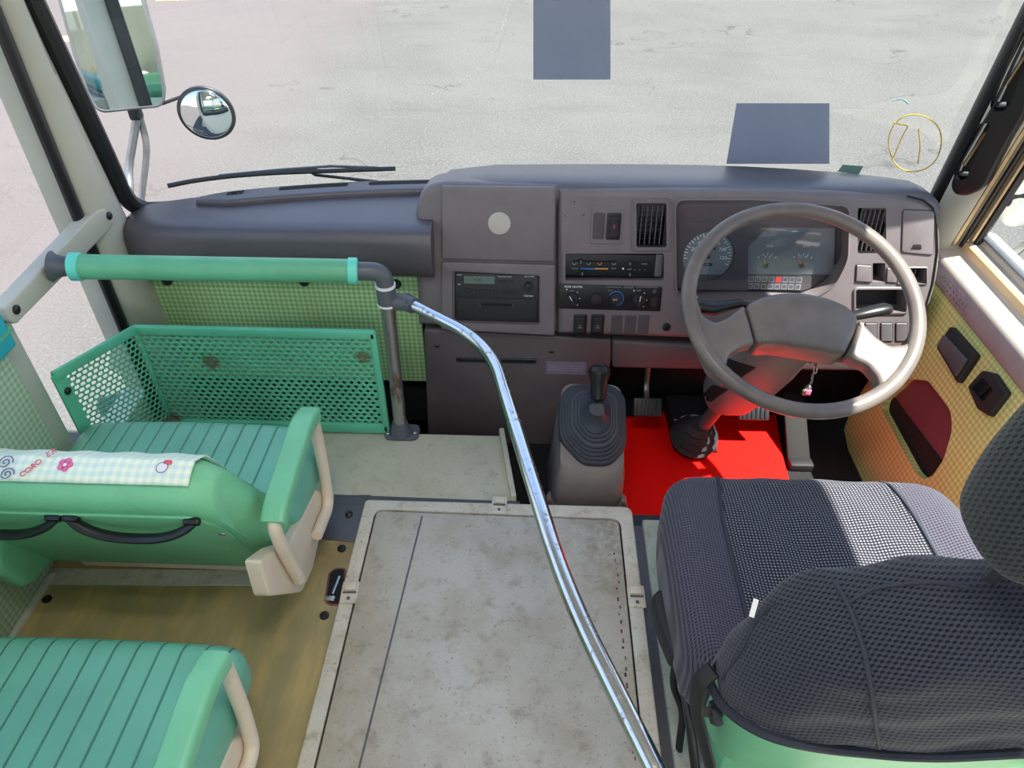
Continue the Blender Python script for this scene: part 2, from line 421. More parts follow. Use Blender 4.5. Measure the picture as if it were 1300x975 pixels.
def cushion(mb, half, r, mat, M, n=14, fn=None, matfn=None):
    """soft rounded block; fn(p) bends it"""
    V = {}; Fs = {}
    vid = []; VV = []
    def pt(x, y, z):
        q = Vector((x*half[0], y*half[1], z*half[2])); rr = min(r, min(half))
        inner = Vector([max(-half[i]+rr, min(half[i]-rr, q[i])) for i in range(3)]); d = q-inner
        if d.length > 1e-9: q = inner + d.normalized()*rr
        return fn(q) if fn else q
    for ax in range(3):
        for sg in (-1, 1):
            base = len(VV)
            for i in range(n+1):
                for j in range(n+1):
                    a = -math.cos(PI*i/n)*.35+(2*i/n-1)*.65; b = -math.cos(PI*j/n)*.35+(2*j/n-1)*.65
                    c = [0, 0, 0]; c[ax] = sg; c[(ax+1) % 3] = a; c[(ax+2) % 3] = b; VV.append(pt(*c))
            for i in range(n):
                for j in range(n):
                    q = [base+i*(n+1)+j, base+(i+1)*(n+1)+j, base+(i+1)*(n+1)+j+1, base+i*(n+1)+j+1]
                    if sg < 0: q = q[::-1]
                    cen = (VV[q[0]]+VV[q[2]])/2
                    Fs.setdefault(matfn(cen) if matfn else mat, []).append(q)
    for m, L in Fs.items(): mb.add(VV, L, m, M)
    return mb
T = Matrix.Translation
XY = Frame((0, 0, 0), (1, 0, 0), (0, 1, 0))        # floor plane, normal up

# =================================================================== THE SETTING
WX = .97; LX = -.97; GZ = -.80
def S(mb, name, **k): return mb.build(name, kind='structure', **k)
m = MB(); m.box((0, 12, GZ-.05), (70, 60, .1), 'asphalt'); S(m, 'floor_asphalt').name = 'ground'
# painted line and shaded kerb far away on the left
m = MB(); m.box(P(72, 50, z=GZ+.003), (.9, .22, .006), 'paint_yellow', rot=Matrix.Rotation(.25, 3, 'Z')); m.box(P(235, -2, z=GZ+.003), (.7, .16, .006), 'paint_yellow', rot=Matrix.Rotation(.2, 3, 'Z')); S(m, 'road_marking')
# passenger floor (ochre) and footwell of the driver
m = MB(); m.box((-.66, -.75, -.04), (.64, 3.46, .08), 'ochre_lino'); S(m, 'floor')
m = MB(); m.box((.3, 1.40, -.2), (1.36, .62, .08), 'void'); m.box((-.28, 1.4, -.2), (.40, .60, .08), 'void'); S(m, 'floor_footwell').name = 'floor.001'
m = MB(); m.box((.62, -1.0, -.04), (.75, 4.1, .08), 'strip_lino', bev=.004); S(m, 'floor').name = 'floor.002'
m = MB(); m.box((-.06, -1.75, -.04), (.6, 3.0, .08), 'strip_lino'); S(m, 'floor').name = 'floor.003'
m = MB(); m.box((-.045, 1.055, -.10), (.75, .03, .18), 'rubber'); m.box((.62, 1.04, -.125), (.74, .02, .1), 'rubber'); S(m, 'trim_1')
# dark rubber edging on the step between seat and front platform
rb = MB(); rb.prism(XY, [tuple(P(u, v, z=.002)[:2]) for u, v in ((470, 628), (425, 629), (405, 684), (452, 688), (470, 650))], -.03, .003, 'dash_dark', r=.002)
rb.prism(XY, [tuple(P(u, v, z=.002)[:2]) for u, v in ((424, 628), (660, 637), (660, 646), (424, 640))], -.03, .004, 'dash_dark', r=.002)
q = P(443, 653, z=.005); rb.lathe([(.008, 0), (.008, .002), (.004, .005)], 'black', T(q))
S(rb, 'trim_2')
# pale platform beside the front door
pf = MB(); pf.prism(XY, [(-.99, 1.088), (-.036, 1.088), (-.076, 1.303), (-.99, 1.303)], -.18, .0, 'platform_lino', r=.003)
S(pf, 'floor').name = 'floor.004'
ed = MB(); ed.box(((-.036-.074)/2, 1.2, .004), (.012, .225, .03), 'platform_lino', rot=Matrix.Rotation(.17, 3, 'Z'), bev=.002); S(ed, 'trim_3')
# body: walls, pillars, roof
w = MB(); w.box((LX-.03, -1.0, .235), (.06, 4.08, .47), 'wall_paint'); w.box((LX-.03, -.97, 1.66), (.06, 4.9, .2), 'wall_paint')
w.box((LX-.03, 1.02+.025, .24), (.062, .07, .48), 'pillar')
for y in (-3.0, -2.0, -1.0, .12): w.box((LX-.03, y, 1.02), (.06, .09, 1.14), 'pillar')
w.box((LX-.03, 1.24, -.16), (.06, .34, .44), 'wall_paint')
S(w, 'wall_left')
# gingham trim panel under the left windows
g = MB(); g.box((LX+.004, -.95, .235), (.012, 3.96, .45), 'gingham_side', bev=.003); S(g, 'trim_4')
# front left pillar between door window and windscreen
def yws(x, z): return 1.75 + .05*x/.97 - .15*abs(x/.97)**3 - .16*(z-.45)
pp = MB()
rings = []
for z in (-.3, .2, .46, .8, 1.2, 1.6):
    yf = yws(-.97, z)-.01
    rings.append([Vector((-.965, 1.385, z)), Vector((-.945, 1.40, z)), Vector((-.94, (1.39+yf)/2, z)), Vector((-.948, yf-.03, z)), Vector((-.965, yf, z)), Vector((-1.03, yf, z)), Vector((-1.03, 1.385, z))])
pp.loft(rings, 'pillar'); S(pp, 'trim_5', auto=50)
# black window rubbers
def gasket(name, pts, r, mat='black', flat=.6):
    m = MB(); m.tube(pts, r, mat, n=10, flat=flat); return S(m, name)
gasket('trim_6', bendpath([(-.962, 1.37, 1.55), (-.962, 1.37, -.02)], .03), .017)
gl = [(-.955, yws(-.96, z), z) for z in (1.55, 1.2, .8, .6, .50)] + [(-.94, yws(-.93, .455)+.0, .462), (-.90, yws(-.9, .45), .45)] + [(x, yws(x, .44), .44) for x in (-.7, -.4, -.1, .2, .5, .8)] + [(.93, yws(.93, .45), .45), (.955, yws(.955, .5), .5)] + [(.955, yws(.96, z), z) for z in (.6, .8, 1.2, 1.55)]
gasket('trim_7', smoothpath(gl, 4), .02, flat=1.0)
gasket('trim_17', [(.94, yws(.95, z)-.012, z) for z in (.44, .6, .8, 1.2, 1.55)], .022, flat=.6)
gasket('trim_8', [(-.962, -3, .487), (-.962, 1.05, .487)], .012)
# right front pillar
pr_ = MB(); rings = []
for z in (-.3, .2, .46, .8, 1.2, 1.6):
    yf = yws(.97, z)-.005
    rings.append([Vector((1.04, yf, z)), Vector((.955, yf, z)), Vector((.935, yf-.03, z)), Vector((.945, yf-.06, z)), Vector((.975, 1.665-.235*z, z)), Vector((1.04, 1.665-.235*z, z))])
pr_.loft(rings, 'pillar'); S(pr_, 'trim_9', auto=50)
# right wall: sill profile, window frame
rw = MB()
prof = [(.955, .318), (.948, .33), (.950, .372), (.956, .38), (.996, .388), (1.0, .392), (1.0, .412), (1.004, .416), (1.024, .418), (1.03, .43), (1.06, .43), (1.06, .30)]
mats = ['mauve']*2 + ['sill']*3 + ['sill_tan']*2 + ['sill']*2 + ['pillar']*3
for i in range(len(prof)):
    a, b = prof[i], prof[(i+1) % len(prof)]
    rw.add([(a[0], -3, a[1]), (b[0], -3, b[1]), (b[0], 1.62, b[1]), (a[0], 1.62, a[1])], [[0, 1, 2, 3]], mats[i], smooth=False)
rw.box((1.03, -.97, 1.66), (.06, 4.9, .2), 'wall_paint'); rw.box((1.03, -.7, .02), (.06, 4.6, .6), 'bus_body')
for y in (-3.0, -2.0, -1.0, -.2): rw.box((1.03, y, 1.02), (.06, .09, 1.2), 'pillar')
S(rw, 'wall_right')
gasket('trim_10', [(1.03, -3, .436), (1.03, 1.6, .436)], .009, 'grey_fitting')
# golden sliding window frame at the front right corner
fr_ = MB()
for dx, dy, r, k in ((.985, 1.575, .009, 'gold'), (1.0, 1.567, .006, 'black'), (1.012, 1.558, .008, 'gold'), (1.02, 1.552, .010, 'black')):
    fr_.tube([(dx, dy, .40), (dx, dy-.27, 1.55)], r, k, 8)
S(fr_, 'trim_11', auto=40)
# roof, rear wall, door-side header
rf = MB(); rf.box((0, -.9, 1.78), (2.12, 5.0, .06), 'roof_lining'); rf.box((0, 1.56, 1.66), (2.0, .09, .22), 'roof_lining'); S(rf, 'ceiling')
rr = MB(); rr.box((0, -3.35, .1), (2.1, .05, .8), 'wall_paint'); rr.box((0, -3.35, 1.65), (2.1, .05, .25), 'wall_paint'); rr.box((-1, -3.35, 1), (.12, .05, 1.2), 'wall_paint'); rr.box((1, -3.35, 1), (.12, .05, 1.2), 'wall_paint'); S(rr, 'wall_rear')
# outer skin below the windows
for i, (c, d) in enumerate((((-1.045, -.95, .0), (.03, 4.1, .95)), ((1.075, -.75, -.13), (.03, 4.8, 1.1)))):
    b = MB(); b.box(c, d, 'bus_body', bev=.01); S(b, 'wall_outside').name = 'wall_left.001' if i == 0 else 'wall_right.001'
b = MB(); b.loft([[Vector((x, yws(x, .42), .425)), Vector((x, yws(x, .42)+.03, .41)), Vector((x, yws(x, .42)+.06, -.7)), Vector((x, yws(x, .42)+.03, -.7))] for x in [-.99+1.98*k/24 for k in range(25)]], 'bus_body'); S(b, 'wall_front')
# windscreen
ws = MB(); nx, nz = 24, 8; V = []
for j in range(nz+1):
    z = .42+1.16*j/nz
    for i in range(nx+1): x = -.955+1.91*i/nx; V.append((x, yws(x, z), z))
ws.add(V, [[j*(nx+1)+i, j*(nx+1)+i+1, (j+1)*(nx+1)+i+1, (j+1)*(nx+1)+i] for j in range(nz) for i in range(nx)], 'glass'); S(ws, 'window_1')
gs = MB(); gs.add([(-.98, 1.09, 0.02), (-.98, 1.39, 0.02), (-.98, 1.39, 1.57), (-.98, 1.09, 1.57)], [[0, 1, 2, 3]], 'glass'); S(gs, 'window_2')
gs = MB(); gs.add([(-.985, -3.1, .47), (-.985, 1.05, .47), (-.985, 1.05, 1.57), (-.985, -3.1, 1.57)], [[0, 1, 2, 3]], 'glass'); S(gs, 'window_3')
gs = MB(); gs.add([(1.035, -3.1, .43), (1.035, 1.6, .43), (1.035, 1.6, 1.57), (1.035, -3.1, 1.57)], [[0, 1, 2, 3]], 'glass'); S(gs, 'window_4')
# front bulkhead: gingham panel on the passenger side, dark behind it
bh = MB(); bh.loft([[Vector((x, yws(x, .42)-.03, .38)), Vector((x, yws(x, .42)-.01, .38)), Vector((x, yws(x, .42)-.01, -.25)), Vector((x, yws(x, .42)-.03, -.25))] for x in [-.95+1.9*k/20 for k in range(21)]], 'void'); bh.box((-.62, 1.56, -.11), (.72, .06, .12), 'void'); bh.box((.33, 1.66, -.08), (1.26, .02, .3), 'void'); S(bh, 'wall_front').name = 'wall_front.001'
gp = MB(); gf = Frame((0, 1.52, 0), (1, 0, 0), (0, 0, 1))
gp.prism(gf, [(-.985, -.01), (-.285, -.01), (-.285, .345), (-.985, .345)], -.02, 0, 'gingham_front', r=.002)
ckp = thing('checked_panel', 'pale green checked panel on the front bulkhead with black buttons', 'panel', (-.63, 1.51, -.01)); gp.build('panel', ckp)
cp = MB(); cp.prism(gf, gf.pts([(150, 345), (172, 345), (193, 414), (215, 470), (140, 470)]), -.018, .004, 'pillar', r=.002); S(cp, 'trim_13')

# little black buttons on the gingham front panel
for u, v in ((212, 356), (386, 357), (503, 360)):
    q = gf.px(u, v); m = MB(); m.lathe([(.013, 0), (.013, .004), (.009, .009), (.003, .010)], 'rubber', gf.M(q[0], q[1], 0), 16)
    m.build('button', ckp, label='round black button')

# =================================================================== PASSENGER SIDE DASH
ld = thing('passenger_dash', 'dark grey moulded dash top below the windscreen, passenger side', 'dashboard', (-.62, 1.5, .4))
x0, x1 = -.955, -.235
def ldsec(x):
    t = (x-x0)/(x1-x0); e = max(0, 1-(x-x0)/.05); yb = yws(x, .46)-.012; k = e*e*.03; y0 = 1.447+k; zf = .468
    return [(y0+.045, .345+k*.4), (y0+.012, .352+k*.4), (y0, .37), (y0-.004, .40), (y0-.002, .44-k*.3), (y0+.006, .458-k*.4), (y0+.02, .468-k*.5), (y0+.05, .472-k*.5), (y0+(yb-y0)*.6, .474-k*.5), (yb, .474-k*.5), (yb, .40), (yb, .345)]
pad = MB(); pad.loft([[Vector((x, y, z)) for y, z in ldsec(x)] for x in [x0+.0, x0+.006, x0+.015, x0+.03, x0+.05] + [x0+.05+(x1-x0-.05)*i/10 for i in range(1, 11)]], 'dash_dark')
pad.build('pad', ld, auto=60)
# raised defroster ledge with its slots
def ypl(x, d): return (x, yws(x, .46)-d)
nn = 16; la_ = -.80; lb_ = -.24; xsL = [la_+(lb_-la_)*k/nn for k in range(nn+1)]
poly_ = [ypl(x, .028+.012*max(0, 1-(x-la_)/.05)) for x in xsL] + [ypl(x, .092-.03*max(0, 1-(x-la_)/.08)) for x in xsL[::-1]]
lg = MB(); lg.prism(XY, poly_, .455, .488, 'dash_dark', r=.008); led = lg.build('defroster_ledge', ld, auto=50)
for a, b in ((-.735, -.70), (-.62, -.46), (-.41, -.26)):
    n = 8; X_ = [a+(b-a)*i/n for i in range(n+1)]; s_ = MB(); s_.prism(XY, fil([ypl(x, .040) for x in X_] + [ypl(x, .058) for x in X_[::-1]], .006, 3), .486, .4888, 'void'); s_.build('slot', led)

# =================================================================== MAIN DASHBOARD
DF = Frame((0, 1.44, .18), (1, 0, 0), (0, .217, .976))       # slanting dash face, normal towards the driver
db = thing('dashboard', 'grey brown driver dashboard with instruments, radio and heater controls', 'dashboard', (.3, 1.5, .17))
def dpx(L): return DF.pts(L)
outline = dpx([(708, 425), (708, 240), (850, 240), (1000, 241), (1100, 245), (1165, 251), (1190, 262), (1197, 300), (1194, 350), (1182, 392), (1168, 425), (1158, 448), (1085, 444), (900, 432)])
outline = fil(outline, [0, .0, .05, .05, .05, .05, .03, .05, .05, .05, .03, .03, .02, .02], 4)
clus = fil(dpx([(859, 372), (858, 254), (960, 254), (1078, 262), (1076, 330), (1060, 362), (1030, 380), (950, 377), (872, 380)]), .02, 4)
v1 = prect(DF, 808, 258, 846, 314, .005); v2 = prect(DF, 1089, 264, 1125, 322, .005)
tray = prect(DF, 1086, 367, 1150, 396, .006); sock = prect(DF, 1140, 340, 1176, 360, .002); pck = prect(DF, 1108, 334, 1124, 358, .002)
hv = prect(DF, 713, 322, 843, 356, .006)
body = MB(); body.prism(DF, outline, -.10, 0, 'dash', r=.018, holes=[clus, v1, v2, tray, sock, pck, hv], hole_d=-.055, seg=4)
# padded top of the binnacle running back to the windscreen
xs = [-.25, -.24, -.21] + [-.1+i*.1 for i in range(10)] + [.84, .875, .895]
def topsec(x):
    e = max(0, (abs(x-.33)-.50)/.065); k = .03*e*e if e < 1.2 else .043; zt = .549-k; yb = yws(x, .5)-.012
    return [(1.53, .50), (1.526, zt-.022), (1.532, zt-.006), (1.55, zt), (1.60, zt-.004), (yb-.03, zt-.02), (yb, zt-.05), (yb, .40), (1.56, .40)]
tp = MB(); tp.loft([[Vector((x, y, z)) for y, z in topsec(x)] for x in xs], 'dash_top'); tp.build('top_pad', db, auto=60)
body.box((.33, 1.63, .30), (1.1, .10, .22), 'dash_dark')
body.build('panel', db, auto=40)
sid = MB(); sid.tube([DF.to3(a, b, .0005) for a, b in DF.pts([(1152, 249), (1172, 254), (1184, 264), (1189, 285), (1190, 320), (1184, 360), (1172, 400), (1158, 436)])], .0022, 'void', 6); sid.build('side_joint', db)
# console stack to the left: rounded column, lid, radio bezel, lower panel
col = MB()
lft = [(DF.px(526, 268)), (DF.px(535, 238)), (DF.px(563, 232)), (DF.px(708, 236)), (DF.px(708, 425)), (DF.px(530, 415))]
col.prism(DF, fil([tuple(a) for a in lft], [.01, .03, .01, 0, 0, 0], 5), -.13, -.006, 'dash', r=.02, seg=4); col.build('console_column', db, auto=40)
lid = MB(); lid.prism(DF, fil(dpx([(560, 329), (560, 236), (706, 238), (704, 333)]), .006), -.01, .004, 'dash', r=.006)
lid.build('storage_lid', db)
a = DF.px(634, 283); d_ = MB(); d_.prism(DF, circ(a[0], a[1], .0255, 36), .003, .0052, 'disc', r=.0008); d_.build('paper_disc', db, label='pale round sticker')
bz = MB(); RO = fil(dpx([(574, 409), (574, 343), (686, 349), (686, 412)]), .008)
bz.prism(DF, fil(dpx([(560, 418), (560, 332), (705, 336), (704, 426)]), .006), -.01, .003, 'dash', r=.004, holes=[RO], hole_d=-.012); bz.build('radio_bezel', db)
# lower console box down to the footwell
lo = MB(); yl = 1.455
LF = Frame((0, yl, 0), (1, 0, 0), (0, .06, 1))
lo.prism(LF, fil(LF.pts([(538, 418), (712, 428), (776, 432), (776, 455), (760, 560), (700, 640), (545, 600)]), [.01, 0, 0, .02, .02, 0, 0]), -.14, 0, 'dash_lower', r=.006)
lo.build('lower_console', db, auto=40)
kn = MB(); kn.prism(LF, fil(LF.pts([(777, 431), (860, 436), (985, 444), (1160, 450), (1150, 475), (1100, 470), (880, 468), (777, 466)]), [.01, 0, 0, 0, .02, 0, 0, .01]), -.12, .006, 'dash_lower', r=.008); kn.build('knee_panel', db, auto=40)
c = prc(LF, 580, 451, 680, 462); sl = MB(); sl.prism(LF, rect(c[0], c[1], c[2]+.006, .022, .004), -.002, .002, 'dash_recess', r=.002); sl.prism(LF, rect(c[0], c[1], c[2], .011, .003), 0, .004, 'black', r=.002); sl.build('ashtray_slot', db)
c = prc(LF, 693, 459, 744, 475); sl = MB(); sl.prism(LF, rect(*c), -.001, .0012, 'label_paper')
for k in range(3): sl.box(LF.to3(c[0], c[1]+.006-.006*k, .0014), (c[2]*.86, .0005, .0014), 'ink_grey')
sl.build('label_plate', db, label='faint grey printed notice')
for u, v in ((555, 440), (700, 447)):
    a = LF.px(u, v); sl = MB(); sl.prism(LF, rect(a[0], a[1], .012, .005, .002), 0, .0015, 'void'); sl.build('clip_hole', db)
# blank switches / rocker switches near the top
sq = MB(); c = prc(DF, 750, 262, 791, 310); sq.prism(DF, rect(c[0], c[1], c[2], c[3], .004), -.001, .002, 'dash', r=.002); sq.build('switch_bezel', db)
def switch(u0, v0, u1, v1, kind, fr=DF, base=0.002):
    c = prc(fr, u0, v0, u1, v1); m = MB()
    if kind == 'blank': m.prism(fr, rect(c[0], c[1], c[2], c[3], .003), base-.002, base+.002, 'slot_plate' if fr is DF and v0 < 390 and u0 > 1000 else 'dash_recess', r=.0015); return m.build('switch_blank', db)
    m.prism(fr, rect(c[0], c[1], c[2], c[3], .004), base-.002, base+.003, 'black', r=.002)
    s_ = m.build('rocker_switch', db, label='black rocker switch with two white marks' if kind == 'mark' else 'black rocker switch')
    k = MB(); k.prism(fr, rect(c[0], c[1], c[2]*.68, c[3]*.78, .003), base+.002, base+.008, 'black_soft', r=.003)
    if kind == 'mark':
        k.box(fr.to3(c[0], c[1]-.001, base+.0083), (.006, .001, .0012), 'ink_grey'); k.box(fr.to3(c[0], c[1]-.006, base+.0083), (.009, .001, .0014), 'ink_grey')
    else: k.box(fr.to3(c[0], c[1], base+.0083), (.006, .001, .014), 'maroon')
    k.build('rocker', s_)
switch(753, 270, 767, 303, 'blank'); switch(770, 270, 788, 304, 'plain')
switch(728, 399, 745, 424, 'mark', base=0); switch(750, 399, 767, 424, 'mark', base=0)
for u in (776, 793, 810): switch(u, 400, u+14, 424, 'blank', base=0)
a = DF.px(846, 415); m = MB(); m.lathe([(.010, 0), (.010, .003), (.006, .004)], 'black', DF.M(a[0], a[1], 0), 16); m.build('socket_plug', db)
for u, v in ((717, 274), (741, 273), (729, 256)):
    a = DF.px(u, v); m = MB(); m.prism(DF, circ(a[0], a[1], .0016, 8), 0, .0008, 'void'); m.build('screw_hole', db)
# air vents
def vent(u0, v0, u1, v1):
    c = prc(DF, u0, v0, u1, v1); m = MB(); m.prism(DF, rect(c[0], c[1], c[2]+.002, c[3]+.002, .004), -.055, -.002, 'black', holes=[rect(c[0], c[1], c[2]-.008, c[3]-.008, .003)])
    m.box(DF.to3(c[0], c[1], -.05), (c[2], .003, c[3]), 'void', rot=DF.M().to_3x3() @ Matrix.Rotation(-PI/2, 3, 'X') if 0 else None)
    o = m.build('air_vent', db, auto=30)
    for k in range(5):
        s_ = MB(); s_.box((0, 0, 0), (.0015, c[3]-.01, .012), 'slot_plate', M=DF.M(c[0]-c[2]*.34+k*c[2]*.17, c[1], -.012)); s_.build('vane', o)
    for k in range(7):
        s_ = MB(); s_.box((0, 0, 0), (c[2]-.01, .0012, .01), 'black', M=DF.M(c[0], c[1]-c[3]*.36+k*c[3]*.12, -.028)); s_.build('vane', o)
    return o
vent(808, 258, 846, 314); vent(1089, 264, 1125, 322)
def rim(poly, wdt=.004, dep=.003, mat='dash', name='rim', par=None, d0=0):
    m = MB(); m.prism(DF, offset(ccw(poly), wdt), d0-.001, d0+dep, mat, r=dep*.8, holes=[poly], hole_d=d0-.002); return m.build(name, par or db)
rim(fil(dpx([(852, 318), (803, 318), (803, 251), (852, 251)]), .01), .003, .003, name='vent_surround')
rim(clus, .004, .003, name='cluster_surround')
# heater slider panel
c = prc(DF, 716, 324, 832, 352); hp = MB(); hp.prism(DF, rect(c[0], c[1], c[2], c[3], .002), -.02, -.008, 'black', r=.001)
L = -.0078
def hpx(u, v): return DF.px(u, v, L)
for (u0, u1, v) in ((728, 783, 331), (728, 783, 347), (800, 824, 333), (800, 824, 347)):
    a, b = hpx(u0, v), hpx(u1, v); hp.box(DF.to3((a[0]+b[0])/2, a[1], L), (b[0]-a[0], .002, .003), 'void')
a, b = hpx(737, 341), hpx(755, 341); hp.box(DF.to3((a[0]+b[0])/2, a[1], L), (b[0]-a[0], .001, .003), 'blue')
a, b = hpx(755, 341), hpx(772, 341.5); hp.box(DF.to3((a[0]+b[0])/2, a[1], L), (b[0]-a[0], .001, .003), 'orange')
for u, v, s_ in ((730, 341, 'COLD'), (779, 341, 'HOT'), (799, 342, 'OFF'), (818, 335, 'HIGH')): hp.text(s_, .0055, 'ink_grey', DF.M(*hpx(u, v), L+.0006))
for u, v in ((729, 335), (747, 335), (761, 335), (779, 335)):       # small blower symbols
    a = hpx(u, v); hp.tube([DF.to3(a[0]-.004, a[1]+.002, L+.001), DF.to3(a[0]-.001, a[1]-.002, L+.001), DF.to3(a[0]+.003, a[1]-.001, L+.001), DF.to3(a[0]+.005, a[1]+.003, L+.001)], .0009, 'orange' if u == 761 else 'ink_grey', 5)
a = hpx(791, 341); hp.prism(DF, circ(a[0], a[1], .0022, 10), L-.001, L+.0008, 'white')
for k in (806, 812, 819): a = hpx(k, 342.5); hp.prism(DF, circ(a[0], a[1], .001, 8), L-.001, L+.0008, 'ink_grey')
hpo = hp.build('heater_control', db)
for u, v in ((737, 331), (739, 346), (799, 333), (799, 347)):
    a = hpx(u, v); m = MB(); m.box((0, 0, 0), (.007, .009, .012), 'rubber', M=DF.M(a[0], a[1], L+.006), bev=.0015); m.box((0, 0, 0), (.001, .007, .0126), 'ink_grey', M=DF.M(a[0], a[1], L+.006)); m.build('slider', hpo)
m = MB(); c = prc(DF, 832, 324, 842, 353); m.box((0, 0, 0), (c[2], c[3], .01), 'slot_plate', M=DF.M(c[0], c[1], -.012), bev=.003); m.build('filler_panel', db)
# rear heater / cooler panel
rp = MB(); rp.prism(DF, fil(dpx([(708, 391), (710, 360), (841, 364), (838, 395)]), .004), -.002, .003, 'black', r=.0015)
L2 = .0033
def rpx(u, v): return DF.px(u, v, L2)
rp.text('REAR HEATER', .0068, 'white', DF.M(*rpx(728, 364.2), L2)); rp.text('OFF', .0048, 'ink_grey', DF.M(*rpx(726, 369.5), L2)); rp.text('COOLER', .006, 'ink_grey', DF.M(*rpx(798, 365), L2)); rp.text('OFF', .006, 'ink_grey', DF.M(*rpx(811, 369), L2)); rp.text('TEMP', .0045, 'ink_grey', DF.M(*rpx(774, 369), L2))
for u0, u1 in ((770, 789), (807, 836)):
    a, b = rpx(u0, 364.5), rpx(u1, 365.5); rp.box(DF.to3((a[0]+b[0])/2, a[1], L2), (b[0]-a[0], .0008, .0007), 'ink_grey')
for u, v in ((719.5, 367.5), (805, 369), (733, 371), (736, 379), (733, 387), (818, 372), (821, 381), (817, 389)): a = rpx(u, v); rp.prism(DF, circ(a[0], a[1], .0017 if v < 370 else .0012, 8), L2-.001, L2+.0006, 'white')
a = rpx(831, 370); rp.tube([DF.to3(a[0]+.0035*math.cos(t*.7), a[1]+.0035*math.sin(t*.7), L2) for t in range(9)], .0005, 'ink_grey', 4, closed=True)
c = prc(DF, 826, 377, 834, 388); rp.prism(DF, rect(c[0], c[1], c[2], c[3], .001), L2-.001, L2+.003, 'black_soft', r=.001)
rpo = rp.build('cooler_control', db)
def knob(u, v, ang, r, name='dial_knob', bar=True, blue=False):
    a = rpx(u, v); m = MB(); M0 = DF.M(a[0], a[1], L2); m.lathe([(r, -.001), (r, .003), (r*.9, .006), (r*.5, .007)], 'black_soft', M0, 28)
    if bar:
        m.box((0, 0, .011), (r*.42, r*1.9, .012), 'rubber', M=M0 @ Matrix.Rotation(ang, 4, 'Z'), bev=.0015); m.box((0, r*.45, .0172), (.0014, r*.8, .0006), 'white', M=M0 @ Matrix.Rotation(ang, 4, 'Z'))
    if blue: m.tube([DF.to3(a[0]+r*1.12*math.cos(t), a[1]+r*1.12*math.sin(t), L2+.0008) for t in [-1.4+4.1*k/24 for k in range(25)]], .0012, 'blue', 6); m.text('TEMP', .0048, 'white', DF.M(a[0]-.003, a[1]-.001, L2+.0073))
    m.build(name, rpo)
knob(726, 379, .5, .0155); knob(757, 379, 0, .0145, 'knob_blank', False); knob(782, 379, 0, .0155, bar=False, blue=True); knob(811, 380, -.1, .0155)
# radio
rd = MB(); L3 = -.001
RP = fil(dpx([(577, 407), (577, 346), (684, 351.5), (684, 410)]), .004); rd.prism(DF, RP, -.02, L3, 'black', r=.002)
def qpx(u, v): return DF.px(u, v, L3)
rd.text('Clarion', .0075, 'white', DF.M(*qpx(671, 375.5), L3)); rd.text('RD-TA-6700', .0045, 'white', DF.M(*qpx(672, 351), L3)); rd.text('HOUR', .004, 'white', DF.M(*qpx(583, 349), L3)); rd.text('MIN', .004, 'white', DF.M(*qpx(583, 361), L3)); rd.text('FULL AUTO STOP', .004, 'white', DF.M(*qpx(641, 351.5), L3))
rdo = rd.build('radio', db)
c = prc(DF, 589, 350.5, 628, 360, L3); m = MB(); m.prism(DF, rect(c[0], c[1], c[2], c[3]), L3-.001, L3+.0012, 'lcd'); m.text('4:26', .011, 'black', DF.M(c[0]-.004, c[1], L3+.0014)); m.text('AM', .004, 'black', DF.M(c[0]+.022, c[1]+.002, L3+.0014)); m.build('display', rdo)
for k in range(7):
    a = qpx(593+k*9.2+(4 if k > 4 else 0), 368+k*.5); m = MB(); m.box((0, 0, 0), (.012, .006, .004), 'black_soft', M=DF.M(a[0], a[1], L3+.001), bev=.001); m.box((0, 0, .0022), (.003, .0012, .0004), 'slot_plate', M=DF.M(a[0], a[1], L3+.001)); m.build('preset_button', rdo)
for k in range(3): a = qpx(635+k*7, 357); m = MB(); m.box((0, 0, 0), (.008, .005, .003), 'black_soft', M=DF.M(a[0], a[1], L3+.001), bev=.001); m.box((0, 0, .0018), (.004, .0008, .0004), 'slot_plate', M=DF.M(a[0], a[1], L3+.001)); m.build('tuning_button', rdo)
a = qpx(671, 363); m = MB(); m.lathe([(.0105, -.001), (.0105, .004), (.0095, .011), (.004, .012)], 'black_soft', DF.M(a[0], a[1], L3), 28); m.box((-.002, .004, .0122), (.001, .008, .0006), 'slot_plate', M=DF.M(a[0], a[1], L3)); m.build('volume_knob', rdo)
c = prc(DF, 580, 379, 681, 406, L3); m = MB(); m.prism(DF, rect(c[0], c[1], c[2], c[3], .003), L3-.001, L3+.002, 'black_soft', r=.0015); m.box((0, 0, 0), (.075, .006, .004), 'void', M=DF.M(c[0], c[1]+.012, L3+.002))
for sx in (-1, 1): m.tube([DF.to3(c[0]+sx*.04, c[1]+.016, L3+.002), DF.to3(c[0]+sx*.0385, c[1]+.006, L3+.003), DF.to3(c[0]+sx*.0365, c[1]+.006, L3+.003), DF.to3(c[0]+sx*.036, c[1]+.016, L3+.002)], .0007, 'slot_plate', 6)
m.build('cassette_door', rdo)

